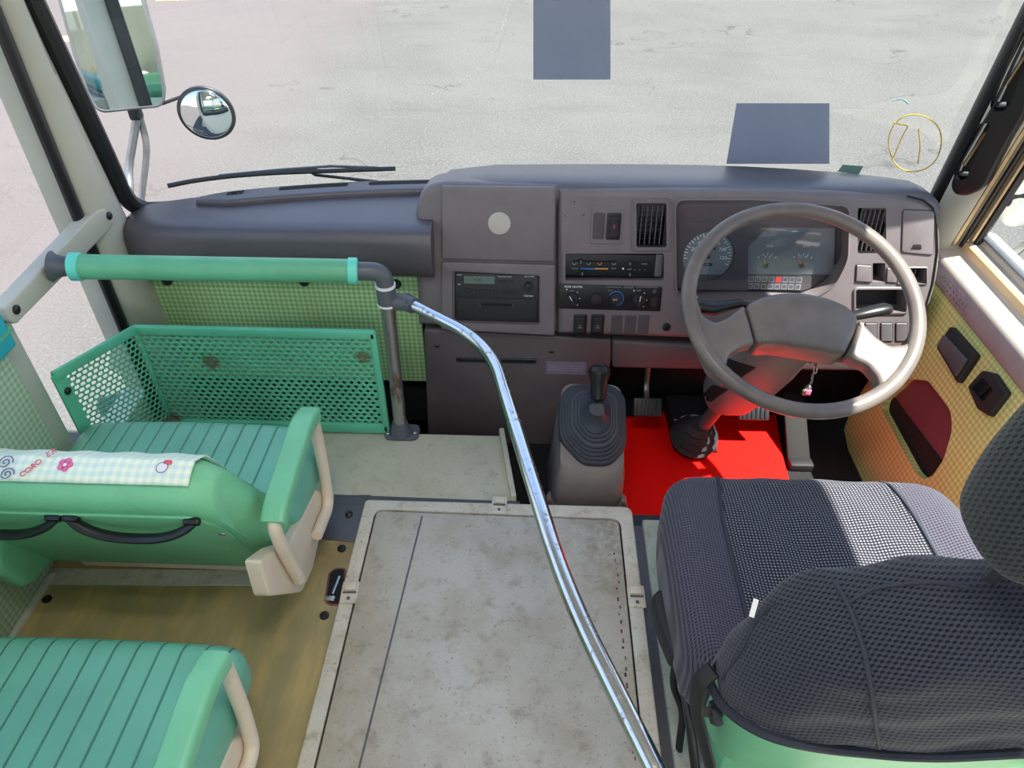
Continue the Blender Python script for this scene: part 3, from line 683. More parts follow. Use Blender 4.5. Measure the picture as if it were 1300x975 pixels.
# instrument cluster, set back into the binnacle
CF = DF.sub(0, 0, -.045); cl = MB()
cl.prism(CF, offset(clus, .004), -.01, 0, 'dash_recess', r=0); clo = cl.build('instrument_cluster', db)
D = .0012
hd = MB(); hd.prism(CF, fil(CF.pts([(858, 366), (858, 268), (1080, 276), (1076, 350), (1050, 372)]), .004), 0, .006, 'dash_recess', r=.002, holes=[circ(*CF.px(899, 325), .060, 40), fil(CF.pts([(949, 372), (949, 312), (985, 278), (1062, 280), (1060, 372)]), .004)]); hd.build('mask', clo)
sp = MB(); a = CF.px(898, 325); R = .0595
pol = [(a[0]+R*math.cos(t), a[1]+R*math.sin(t)) for t in [-.85+(PI+1.7)*k/40 for k in range(41)]]
sp.prism(CF, pol, 0, D, 'dial', r=0)
def ang(val): return PI + .12 - (PI+.5)*val/130
for k in range(27):
    t = ang(k*5); l = .009 if k % 2 == 0 else .005; sp.box((0, 0, 0), (l, .0016, .0006), 'white', M=CF.M(a[0]+(R-.004-l/2)*math.cos(t), a[1]+(R-.004-l/2)*math.sin(t), D) @ Matrix.Rotation(t, 4, 'Z'))
for v in (0, 20, 40, 60, 80, 100, 120): t = ang(v); sp.text(str(v), .012, 'white', CF.M(a[0]+.037*math.cos(t), a[1]+.037*math.sin(t), D))
sp.box((0, 0, 0), (.03, .007, .001), 'black', M=CF.M(a[0]-.001, a[1]-.020, D)); sp.box((0, 0, 0), (.022, .006, .001), 'black', M=CF.M(a[0]+.006, a[1]+.018, D))
sp.text('012848', .0055, 'ink_grey', CF.M(a[0]-.001, a[1]-.020, D+.0008)); sp.text('km/h', .006, 'ink_grey', CF.M(a[0], a[1]+.008, D))
spo = sp.build('speedometer', clo)
m = MB(); t = ang(0)+.03; m.tube([CF.to3(a[0], a[1], .004), CF.to3(a[0]+.042*math.cos(t), a[1]+.042*math.sin(t), .004)], [.0015, .0006], 'orange', 6); m.lathe([(.006, .001), (.006, .005), (.003, .006)], 'black_soft', CF.M(a[0], a[1]), 16)
n_ = m; n_.build('speedometer_needle', clo)
gg = MB(); gg.prism(CF, fil(CF.pts([(949, 348), (949, 312), (985, 279), (1060, 280), (1058, 348)]), .003), 0, D, 'dial', r=0)
for (u, v, s1, s2) in ((972, 337, 'FUEL', 'E  F'), (1017, 337, 'TEMP', 'C  H')):
    b = CF.px(u, v); gg.text(s1, .0075, 'white', CF.M(b[0]+.002, b[1]+.047, D)); gg.text(s2, .008, 'white', CF.M(b[0]+.001, b[1]+.021, D), sx=1.2)
    for k in range(5): t = 2.35-k*.39; gg.box((0, 0, 0), (.005, .0014, .0006), 'white', M=CF.M(b[0]+.028*math.cos(t), b[1]+.028*math.sin(t), D) @ Matrix.Rotation(t, 4, 'Z'))
    t = 2.1; gg.tube([CF.to3(b[0], b[1], .0035), CF.to3(b[0]+.024*math.cos(t), b[1]+.024*math.sin(t), .0035)], [.0012, .0006], 'orange', 6); gg.lathe([(.0055, .001), (.0055, .004), (.003, .005)], 'black_soft', CF.M(b[0], b[1]), 16)
gg.build('fuel_and_temperature_gauge', clo)
wl = MB(); c = prc(CF, 948, 350, 1018, 368); wl.prism(CF, rect(c[0], c[1], c[2], c[3]), 0, D, 'dash_recess')
for r_ in range(2):
    for k in range(8):
        x = c[0]-c[2]/2+c[2]*(k+.5)/8; y = c[1]+c[3]*(.25 if r_ == 0 else -.25); on = (r_ == 0 and k == 4)
        wl.box((0, 0, 0), (c[2]/8*.8, c[3]*.38, .0008), 'ink_grey' if not on else 'redlamp', M=CF.M(x, y, D)); wl.box((0, 0, 0), (c[2]/8*.62, c[3]*.27, .001), 'slot_plate' if not on else 'redlamp', M=CF.M(x, y, D))
wl.build('warning_lights', clo)
ln = MB(); ln.box((0, 0, 0), (.245, .125, .001), 'lens', M=CF.M(*CF.px(966, 320), .022)); ln.build('lens', clo)
# right-hand fittings of the dash face
def outline_lid(pts, name, mat='dash', r=.006, h=.003):
    m = MB(); p = fil(dpx(pts), r); m.prism(DF, offset(ccw(p), .0015), 0, .0006, 'black'); m.prism(DF, p, 0, h, mat, r=.002); return m.build(name, db)
cb = outline_lid([(1144, 320), (1146, 266), (1186, 268), (1184, 324)], 'cup_holder_lid', r=.008)
a = DF.px(1163, 313); m = MB(); m.prism(DF, fil([(a[0]-.012, a[1]-.005), (a[0]+.012, a[1]-.005), (a[0]+.008, a[1]+.006), (a[0]-.008, a[1]+.006)], .002), .002, .0045, 'void', r=.001); m.build('finger_notch', cb)
outline_lid([(1086, 357), (1087, 336), (1106, 337), (1106, 358)], 'ashtray_lid', r=.002, h=.004)
outline_lid([(1125, 358), (1126, 340), (1138, 341), (1138, 359)], 'switch_blank', r=.002)
rim(tray, .006, .004, name='tray_surround'); rim(sock, .003, .003, name='holder_surround')
m = MB(); 
for k in range(3): a = DF.px(1150+k*7, 350); m.box((0, 0, 0), (.002, .022, .02), 'slot_plate', M=DF.M(a[0], a[1], -.02) @ Matrix.Rotation(.4-k*.2, 4, 'Z'))
m.build('clip', db)
m = MB(); m.box((0, 0, 0), (.14, .08, .004), 'black_soft', M=DF.M(*DF.px(1118, 381), -.052)); m.box((0, 0, 0), (.08, .05, .004), 'void', M=DF.M(*DF.px(1160, 350), -.052)); m.box((0, 0, 0), (.04, .05, .004), 'void', M=DF.M(*DF.px(1116, 346), -.05)); m.build('tray_back', db)
for u in (1098, 1118, 1137): outline_lid([(u, 433), (u, 410), (u+15, 410), (u+15, 433)], 'switch_blank', 'slot_plate', .003, .003)
for u, v in ((745, 232), (790, 232), (830, 231)):
    pass

# =================================================================== STEERING COLUMN
C0 = Vector((.515, 1.20, .46)); WF = Frame(C0, (1, 0, 0), (0, .866, .5))
sc = thing('steering_column', 'steering column shroud with two stalks under the wheel', 'steering column', (.46, 1.46, -.16))
foot = P(880, 556, z=-.12); top_ = Vector((.512, 1.235, .40)); ax_ = (foot-top_)
def colring(c, wx, wy, n=20, p=2.6, sk=None):
    z = Vector((foot.x-top_.x, foot.y-top_.y, foot.z-top_.z)).normalized(); x = (Vector((1, 0, 0))-z*z.x).normalized(); y = z.cross(x)
    return [c + x*(wx*(abs(math.cos(t))**(2/p))*(1 if math.cos(t) > 0 else -1)) + y*(wy*(abs(math.sin(t))**(2/p))*(1 if math.sin(t) > 0 else -1)) for t in [2*PI*k/n for k in range(n)]]
sh = MB(); sh.loft([colring(top_+ax_*t, w_, h_) for t, w_, h_ in ((-.03, .02, .02), (-.02, .066, .05), (.06, .082, .066), (.26, .084, .070), (.40, .078, .066), (.56, .062, .056), (.60, .05, .045), (.61, .035, .03))], 'dash')
sho = sh.build('shroud', sc, auto=50)
for t_, dx in ((.17, -.045), (.33, -.04)):
    c_ = colring(top_+ax_*t_, .082 if t_ < .3 else .071, .070 if t_ < .3 else .062)[0]
sb = MB(); q1 = top_+ax_*.55; sb.tube([q1, top_+ax_*.9], .018, 'dash_lower', 12); sb.build('shaft', sc)
bt = MB(); dz = (top_-foot).normalized(); bt.lathe([(.062, 0), (.064, .012), (.050, .02), (.056, .03), (.042, .04), (.048, .052), (.034, .062), (.038, .074), (.022, .086)], 'black_soft', Frame(foot+dz*.0, (1, 0, 0), dz.cross(Vector((1, 0, 0)))).M(), 28); bt.build('boot', sc)
bp = MB(); bp.loft([[Vector((*P(u, v, z=-.155)[:2], -.155)) for u, v in ((838, 505), (905, 505), (912, 576), (855, 572))], [Vector((*P(u, v, z=-.10)[:2], -.105)) for u, v in ((846, 500), (900, 500), (902, 556), (862, 555))]], 'black_soft', smooth=False); bp.build('base_plate', sc)
# dark recessed slots in the shroud
from mathutils.bvhtree import BVHTree
bvs = BVHTree.FromPolygons([Vector(v) for v in sh.v], sh.f)
def shp(u, v, off=.0012):
    h_, n_, _i, _d = bvs.ray_cast(Vector((0, 0, CH)), ray(u, v).normalized())
    if h_ is None: h_, n_, _i, _d = bvs.find_nearest(Vector((0, 0, CH)) + ray(u, v)*1.5)
    return h_ + n_*(off if n_.dot(ray(u, v)) < 0 else -off)
for q4 in (((905, 470), (925, 455), (960, 466), (935, 483)), ((888, 505), (905, 488), (925, 494), (903, 510))):
    m = MB(); n = 5; V = []
    for jj in range(n+1):
        for ii in range(n+1):
            a, b = ii/n, jj/n; u = (q4[0][0]*(1-a)+q4[1][0]*a)*(1-b)+(q4[3][0]*(1-a)+q4[2][0]*a)*b; v = (q4[0][1]*(1-a)+q4[1][1]*a)*(1-b)+(q4[3][1]*(1-a)+q4[2][1]*a)*b; V.append(shp(u, v))
    m.add(V, [[jj*(n+1)+ii, jj*(n+1)+ii+1, (jj+1)*(n+1)+ii+1, (jj+1)*(n+1)+ii] for jj in range(n) for ii in range(n)], 'void'); m.build('access_slot', sho)
# stalks
def stalk(pts, rad, label, txt):
    m = MB(); m.tube(pts, rad, 'black', 14, flat=.75); e = Vector(pts[-1]); m.build('stalk', sc, label=label)
w1 = [WF.to3(-.03, .0, -.05), WF.to3(-.10, .030, -.055), WF.to3(*WF.px(905, 392, -.055), -.055), WF.to3(*WF.px(885, 388, -.05), -.05), WF.to3(*WF.px(872, 385, -.05), -.05)]
stalk(w1, [.008, .010, .017, .016, .011], 'black stalk on the speedometer side', '')
w2 = [WF.to3(.03, .0, -.05), WF.to3(.08, .01, -.05), WF.to3(*WF.px(1084, 401, -.04), -.04), WF.to3(*WF.px(1104, 396, -.035), -.035), WF.to3(*WF.px(1124, 392, -.035), -.035), WF.to3(*WF.px(1131, 392, -.035), -.035)]
stalk(w2, [.008, .010, .012, .014, .015, .010], 'black stalk on the door side', '')
# ignition lock with key
kf = WF.px(1028, 462, -.07); ig = MB(); kp = P(1032, 455, Y=1.27); ig.tube([kp+Vector((-.03, .05, .0)), kp], [.017, .013], 'dash_dark', 14); ig.build('ignition_lock', sc)

# =================================================================== KEY WITH CHARM
kc = thing('key_with_charm', 'ignition key with a dangling silver charm below the wheel', 'key', kp)
m = MB(); m.box((0, 0, 0), (.004, .026, .016), 'gold', M=T(kp+Vector((.002, -.014, 0))), bev=.002); m.build('key', kc)
q = kp+Vector((.002, -.022, -.004)); rng = MB(); rng.tube([q+Vector((.0, .009*math.cos(t), -.009+.009*math.sin(t))) for t in [2*PI*k/14 for k in range(14)]], .0012, 'steel', 6, closed=True)
rng.build('key_ring', kc)
ch = MB(); pz = [q+Vector((-.004*math.sin(k*.9)*.3, 0, -.018-.0045*k)) for k in range(9)]
for i, p in enumerate(pz): ch.tube([p+Vector((.0022*math.cos(t), (.0 if i % 2 else .0022*math.sin(t)), (.0026*math.sin(t) if i % 2 else .001*math.sin(t)))) for t in [2*PI*k/8 for k in range(8)]], .0006, 'steel', 4, closed=True)
ch.build('chain', kc)
cm = MB(); e = pz[-1]+Vector((0, 0, -.004)); cm.lathe([(.001, .006), (.006, .002), (.0085, -.006), (.007, -.016), (.001, -.022)], 'steel', T(e), 10)
cm.lathe([(.001, .004), (.005, 0), (.006, -.008), (.001, -.014)], 'gold', T(e+Vector((-.008, -.004, -.006))), 8)
cm.box(e+Vector((-.002, -.009, -.008)), (.012, .003, .014), 'pink', bev=.001); cm.build('charm', kc)

# =================================================================== STEERING WHEEL
sw = thing('steering_wheel', 'large grey two-spoke steering wheel with worn glossy rim', 'steering wheel', C0)
RW = .217
rm = MB(); rm.tube([WF.to3(RW*math.cos(t), RW*math.sin(t), 0) for t in [2*PI*k/72 for k in range(72)]], .0148, 'wheel', 16, closed=True, flat=.95); rm.build('rim', sw)
def wp(L, d=0): return [WF.px(u, v, d) for u, v in L]
hb = fil(wp([(946, 388), (965, 378), (990, 373), (1020, 373), (1050, 379), (1075, 390), (1089, 405), (1084, 425), (1071, 452), (1040, 446), (1010, 441), (985, 437), (960, 438), (954, 415)]), .012, 4)
h = MB(); h.prism(WF, hb, -.05, .012, 'wheel', r=.014, seg=4, back=True); h.build('horn_pad', sw, auto=60)
hub = MB(); hub.lathe([(.04, -.06), (.045, -.045), (.045, -.01)], 'dash_dark', WF.M(0, -.035, 0), 28); hub.build('hub', sw)
ls = wp([(882, 372), (892, 402), (908, 411), (925, 403), (944, 388), (952, 414), (958, 437), (940, 441), (925, 452), (920, 470), (921, 486), (900, 470), (884, 435), (873, 392)], -.002)
s1 = MB(); s1.prism(WF, fil(ls, .008), -.026, .006, 'wheel', r=.009, seg=4, back=True); s1.build('spoke', sw, auto=60)
rs = wp([(1090, 406), (1110, 428), (1128, 440), (1150, 438), (1162, 425), (1166, 440), (1158, 462), (1140, 482), (1117, 500), (1113, 480), (1100, 465), (1072, 453), (1084, 428)], -.002)
s2 = MB(); s2.prism(WF, fil(rs, .008), -.026, .006, 'wheel', r=.009, seg=4, back=True); s2.build('spoke', sw, auto=60)

# =================================================================== RED MAT, PEDALS
mt = MB(); mt.prism(XY, fil([tuple(P(u, v, z=-.155)[:2]) for u, v in ((786, 655), (795, 530), (838, 527), (846, 520), (905, 520), (910, 527), (985, 527), (994, 580), (1010, 640), (1030, 720), (1000, 760), (786, 760))], .006), -.16, -.153, 'red_mat', r=.002)
mt.build('floor_mat', label='bright red floor mat in the driver footwell', cat='floor mat', loc=(.45, 1.35, -.16))
def pedal(name, u, v, w_, h_, label, tilt=.9):
    c = P(u, v, z=-.04); t = thing(name, label, 'pedal', c+Vector((0, .08, .2))); m = MB(); M0 = T(c) @ Matrix.Rotation(tilt, 4, 'X')
    m.box((0, 0, 0), (w_, h_, .012), 'rubber', M=M0, bev=.004)
    for k in range(6): m.box((-w_*.36+k*w_*.144, 0, .007), (.004, h_*.8, .004), 'black', M=M0)
    m.build('pad', t); a = MB(); a.tube(bendpath([c+Vector((0, .006, 0)), c+Vector((0, .06, .02)), c+Vector((0, .09, .17))], .03), .008, 'alu' if name == 'clutch_pedal' else 'black_soft', 8); a.build('arm', t)
pedal('clutch_pedal', 822, 517, .075, .05, 'black pedal closest to the gear lever console')
pedal('brake_pedal', 957, 520, .08, .055, 'black ribbed pedal under the middle of the wheel')
c = P(1012, 560, z=-.12); ac = thing('accelerator_pedal', 'long dark accelerator pedal beside the red mat', 'pedal', (c.x, c.y, -.16)); m = MB(); m.box((0, 0, 0), (.06, .2, .012), 'void', M=T(c+Vector((0, .03, .02))) @ Matrix.Rotation(.6, 4, 'X'), bev=.005); m.build('pad', ac)
m = MB(); m.box((c.x, c.y-.06, -.15), (.06, .03, .025), 'black_soft', bev=.004); m.build('hinge', ac)

# =================================================================== GEAR LEVER CONSOLE
gc = thing('gear_lever_console', 'grey gear lever tower with ribbed dark boot and black knob', 'gear lever', (.10, 1.2, -.16))
hs = MB()
def hring(z, x0_, x1_, y0_, y1_, r=.03, tilt=0):
    return [Vector((a, b, z + (b-y0_)*tilt)) for a, b in fil([(x0_, y0_), (x1_, y0_), (x1_, y1_), (x0_, y1_)], r, 5)]
hs.loft([hring(-.16, .045, .215, 1.12, 1.40), hring(-.10, .05, .213, 1.12, 1.39), hring(.02, .060, .212, 1.122, 1.335, tilt=.35), hring(.052, .066, .208, 1.132, 1.315, tilt=.585), hring(.061, .078, .197, 1.145, 1.30, tilt=.585)], 'console')
hs.prism(Frame((0, 1.12, -.05), (1, 0, 0), (0, 0, 1)), fil([(.03, -.11), (.23, -.11), (.222, .02), (.21, .035), (.2, .0), (.06, .0), (.045, .035), (.037, .02)], .01), -.02, .004, 'console', r=.003)
hs.build('housing', gc, auto=50)
GF = Frame((.1375, 1.2215, .118), (1, 0, 0), (0, .863, .505)); bo = MB(); rings = []
ho, wo = .094, .075; d = 0
def brr(w_, h_, d): return [GF.to3(a, b, d) for a, b in fil([(-w_, h_*.72), (-w_*.62, h_), (w_*.62, h_), (w_, h_*.72), (w_, -h_*.55), (w_*.5, -h_), (-w_*.3, -h_), (-w_, -h_*.4)], .02, 4)]
for k in range(8):
    s_ = 1-k*(.07 if k < 5 else .078); rings += [brr(wo*s_, ho*s_, .0+k*.009), brr(wo*(s_), ho*(s_), .006+k*.009), brr(wo*(s_-.035), ho*(s_-.035), .009+k*.009)]
rings += [brr(.03, .030, .076), brr(.024, .024, .084), brr(.020, .018, .092), brr(.016, .014, .104)]
rings.insert(0, brr(wo*1.02, ho*1.02, -.02)); bo.loft(rings, 'boot'); bo.build('boot', gc, auto=40)
kt = P(761, 477, Y=1.215); lv = MB(); base = GF.to3(.008, .004, .085); lv.tube([base, kt], .008, 'black_soft', 10); lv.build('lever', gc)
kb = MB(); dirn = (kt-base).normalized(); KF = Frame(kt, (1, 0, 0), dirn.cross(Vector((1, 0, 0)))); kb.lathe([(.010, -.055), (.017, -.048), (.0175, -.03), (.019, -.01), (.0235, .004), (.023, .014), (.016, .022), (.004, .0245)], 'black', KF.M(), 24); kbo = kb.build('knob', gc)
m = MB(); m.tube([KF.to3(-.005, -.005, .0235), KF.to3(-.005, .005, .0235)], .0007, 'ink_grey', 5); m.tube([KF.to3(0, -.005, .0245), KF.to3(0, .005, .0245)], .0007, 'ink_grey', 5); m.tube([KF.to3(.005, -.005, .0235), KF.to3(.005, .005, .0235)], .0007, 'ink_grey', 5); m.tube([KF.to3(-.005, 0, .0235), KF.to3(.005, 0, .0235)], .0007, 'ink_grey', 5); m.build('shift_pattern', kbo)

# =================================================================== PASSENGER GRAB RAIL
gr = thing('grab_rail', 'grab rail of a green padded bar, a floor post and a long bent chrome bar', 'grab rail', (-.325, 1.305, 0))
ZR = .455; xr = -.315; pe = Vector((xr, 1.30, ZR))
a = P(90, 338, Y=1.30); b = P(450, 343, Y=1.30); zr = (a.z+b.z)/2; pe.z = zr; pe.x = P(487, 345, Y=1.3).x
E0 = P(66, 338, X=-.934); EL = lambda t: E0.lerp(pe, t); tA, tB = .052, .905
m = MB(); m.tube([EL(tA), EL(tB)], .0245, 'mint_pad', 20); m.build('padded_sleeve', gr)
for t_ in (tA, tB-.02):
    m = MB(); m.tube([EL(t_), EL(t_+.003), EL(t_+.030), EL(t_+.033)], [.0245, .0275, .0275, .0245], 'mint_cap', 20); m.build('sleeve_cap', gr)
b = EL(tB); m = MB(); m.tube([EL(tA), EL(.03), EL(.012), E0], [.018, .02, .023, .03], 'grey_fitting', 18); m.build('wall_flange', gr)
m = MB(); m.tube(bendpath([b, pe, pe-Vector((0, 0, .055))], .028), .019, 'grey_fitting', 18)
m.tube([pe-Vector((0, 0, .03)), pe-Vector((0, 0, .036))], .0215, 'white', 18); m.tube([pe-Vector((0, 0, .036)), pe-Vector((0, 0, .075))], .021, 'grey_fitting', 18); m.tube([pe-Vector((0, 0, .075)), pe-Vector((0, 0, .080))], .0215, 'white', 18)
m.build('elbow_joint', gr)
pb = P(509, 547, Y=1.30); pb.z = 0
m = MB(); m.tube([pe-Vector((0, 0, .07)), (pb.x, 1.30, .012)], .0155, 'worn_steel', 18); m.build('post', gr)
m = MB(); m.lathe([(.026, 0.0), (.026, .012), (.02, .03), (.018, .04)], 'grey_fitting', T((pb.x, 1.30, .001)), 20); m.prism(XY, fil([(pb.x-.04, 1.275), (pb.x+.045, 1.275), (pb.x+.045, 1.33), (pb.x-.04, 1.33)], .02), .0005, .008, 'grey_fitting', r=.003); m.lathe([(.006, 0), (.006, .004), (.003, .006)], 'alu', T((pb.x-.03, 1.29, .008)), 10); m.lathe([(.006, 0), (.006, .004), (.003, .006)], 'alu', T((pb.x+.035, 1.295, .008)), 10); m.build('post_foot', gr)
jb = [P(u, v, z=.385) for u, v in ((514, 382), (606, 433), (636, 470), (655, 540), (716, 742), (726, 765), (850, 1015))]
jz = [Vector((pe.x, 1.30, .385))] + jb
m = MB(); m.tube(bendpath([jb[0], P(622, 437, z=.385), P(719, 752, z=.385), jb[6]], .10, 12), .0127, 'chrome', 20); m.build('chrome_bar', gr)
m = MB(); m.tube([jz[0], jz[0].lerp(jb[0], .4), jb[0]+(jb[1]-jb[0])*.06], [.014, .019, .018], 'grey_fitting', 16); m.tube([jb[0]+(jb[1]-jb[0])*.0, jb[0]+(jb[1]-jb[0])*.13], .0178, 'grey_fitting', 16); m.build('tee_joint', gr)
m = MB(); m.tube([jb[6], (jb[6].x, jb[6].y, .0)], .0155, 'worn_steel', 16); m.lathe([(.035, 0), (.035, .008), (.02, .012)], 'grey_fitting', T((jb[6].x, jb[6].y, 0)), 20); m.build('post', gr)

# white beam along the left window
LW = Frame((-.938, 0, 0), (0, 1, 0), (0, 0, 1))
bb = thing('window_beam', 'cream painted metal beam bolted across the front left window', 'beam', (-.95, 1.25, .40))
m = MB(); m.prism(LW, fil(LW.pts([(6, 391), (20, 377), (120, 270), (134, 264), (146, 282), (139, 293), (98, 334), (31, 402), (22, 412), (13, 408)]), [.008]*10), -.03, 0, 'pillar', r=.004, back=True); m.build('beam', bb)
for u, v in ((138, 274), (20, 393)):
    q = LW.px(u, v); m = MB(); m.lathe([(.009, -.001), (.009, .003), (.005, .006)], 'black', LW.M(*q, 0), 14); m.build('bolt', bb)

# =================================================================== PERFORATED LUGGAGE GUARD
pg = thing('perforated_guard', 'green perforated metal guard with rust spots, standing at the front left', 'guard panel', (-.6, 1.305, 0))
def perforate(mb, A, B, C, D, nu, nv, ax, dg, mat):
    """quad A(bottom left) B(bottom right) C(top right) D(top left): staggered holes"""
    def Q(s, t): s = min(1, max(0, s)); return (A*(1-s)+B*s)*(1-t)+(D*(1-s)+C*s)*t
    V = []; Fs = []
    for j in range(nv):
        off = .5 if j % 2 else 0
        if off:
            for s0, s1 in ((0, .5/nu), (1-.5/nu, 1)):
                o = len(V); V += [Q(s0, j/nv), Q(s1, j/nv), Q(s1, (j+1)/nv), Q(s0, (j+1)/nv)]; Fs.append([o, o+1, o+2, o+3])
        for i in range(nu - (1 if off else 0)):
            cx, cy = (i+.5+off), (j+.5); o = len(V)
            for k in range(8):
                t = k*PI/4; c_, s_ = math.cos(t), math.sin(t); q = max(abs(c_), abs(s_)); V.append(Q((cx+c_/q*.5)/nu, (cy+s_/q*.5)/nv))
            for k in range(8):
                t = k*PI/4; r_ = ax if k % 2 == 0 else dg; V.append(Q((cx+math.cos(t)*r_[0])/nu, (cy+math.sin(t)*r_[1])/nv))
            for k in range(8): Fs.append([o+k, o+(k+1) % 8, o+8+(k+1) % 8, o+8+k])
    mb.add(V, Fs, mat, smooth=False)
K = P(172, 419, Y=1.30); Wt = P(62, 480, X=-.935); Vb = P(112, 556, X=-.935); R_ = P(496, 417, Y=1.30)
zt = (K.z+R_.z)/2; kx = K.x; xe = pb.x-.028
A = Vector((kx, 1.30, .03)); B = Vector((xe-.012, 1.30, .03)); Cc = Vector((xe-.012, 1.30, zt-.018)); Dd = Vector((kx, 1.30, zt-.018))
m = MB(); perforate(m, A, B, Cc, Dd, 30, 21, (.36, .40), (.25, .27), 'green_metal'); o = m.build('perforated_sheet', pg); sm_ = o.modifiers.new('s', 'SOLIDIFY'); sm_.thickness = .0016
Vi = Vector((Wt.x, Wt.y, 0)).lerp(Vector((Vb.x, Vb.y, 0)), .5); Wt = Vector((Vi.x, Vi.y, Wt.z)); Vb = Vector((Vi.x, Vi.y, .12))
dir_ = (Vector((kx, 1.30, 0))-Vector((Wt.x, Wt.y, 0))).normalized(); e = dir_*.022
m = MB(); perforate(m, Vector((Vb.x, Vb.y, .10))+e, A+Vector((0, 0, .0)), Dd, Wt-Vector((0, 0, .02))+e, 13, 21, (.40, .38), (.48, .46), 'green_metal'); o = m.build('perforated_sheet', pg, label='side wing of the guard with bigger holes'); sm_ = o.modifiers.new('s', 'SOLIDIFY'); sm_.thickness = .0016
def bar(a, b, w_, t_, mat='green_metal', nm='frame', par=pg, up=(0, 0, 1)):
    a = Vector(a); b = Vector(b); x = (b-a).normalized(); u = Vector(up); y = (u-x*u.dot(x)).normalized(); z = x.cross(y); m = MB(); M0 = Matrix.Identity(4)
    for i, q in enumerate((x, y, z)):
        for j in range(3): M0[j][i] = q[j]
    M0.translation = (a+b)/2; m.box((0, 0, 0), ((b-a).length, w_, t_), mat, M=M0, bev=min(w_, t_)*.3); return m
fm = MB()
def addbar(a, b, w_, t_, mat='green_metal', up=(0, 0, 1)):
    q = bar(a, b, w_, t_, mat, up=up); o = len(fm.v); fm.v += q.v; i = fm.mi(mat); fm.f += [[o+k for k in f] for f in q.f]; fm.m += [i]*len(q.f); fm.sm += q.sm
addbar((kx-.004, 1.30, zt-.008), (xe, 1.30, zt-.008), .022, .014); addbar((kx, 1.30, .018), (xe, 1.30, .018), .028, .014)
addbar((xe-.006, 1.30, .01), (xe-.006, 1.30, zt), .016, .014, up=(1, 0, 0)); addbar((kx, 1.30, .01), (kx, 1.30, zt), .008, .008, up=(1, 0, 0))
addbar(Wt+Vector((0, 0, -.006)), (kx, 1.30, zt-.008), .022, .012); fo = None
W0 = Vector((Wt.x, Wt.y, .05)); addbar(W0+dir_*.011, Wt+dir_*.011-Vector((0, 0, .004)), .03, .006, up=dir_)
fm.build('frame', pg)
for zz in (Wt.z-.05, Wt.z-.16):
    m = MB(); m.lathe([(.008, 0), (.008, .003), (.004, .006)], 'black', Frame(Vector((Wt.x, Wt.y, zz))+dir_*.012+Vector((dir_.y, -dir_.x, 0))*.003, dir_, (0, 0, 1)).M(), 12); m.build('bolt', pg)

# turquoise pad on the ledge
tq = MB(); tq.prism(LW, fil([(.55, .45), (1.03, .45), (1.03, .53), (.55, .53)], .008), -.02, .008, 'turquoise', r=.008); tq.prism(LW, fil([(.55, .468), (1.033, .482), (1.033, .487), (.55, .487)], .001), -.02, .010, 'mint_pad')
tq.build('window_pad', label='turquoise pad under the side window at the left edge', cat='pad', loc=(-.94, .8, .43))

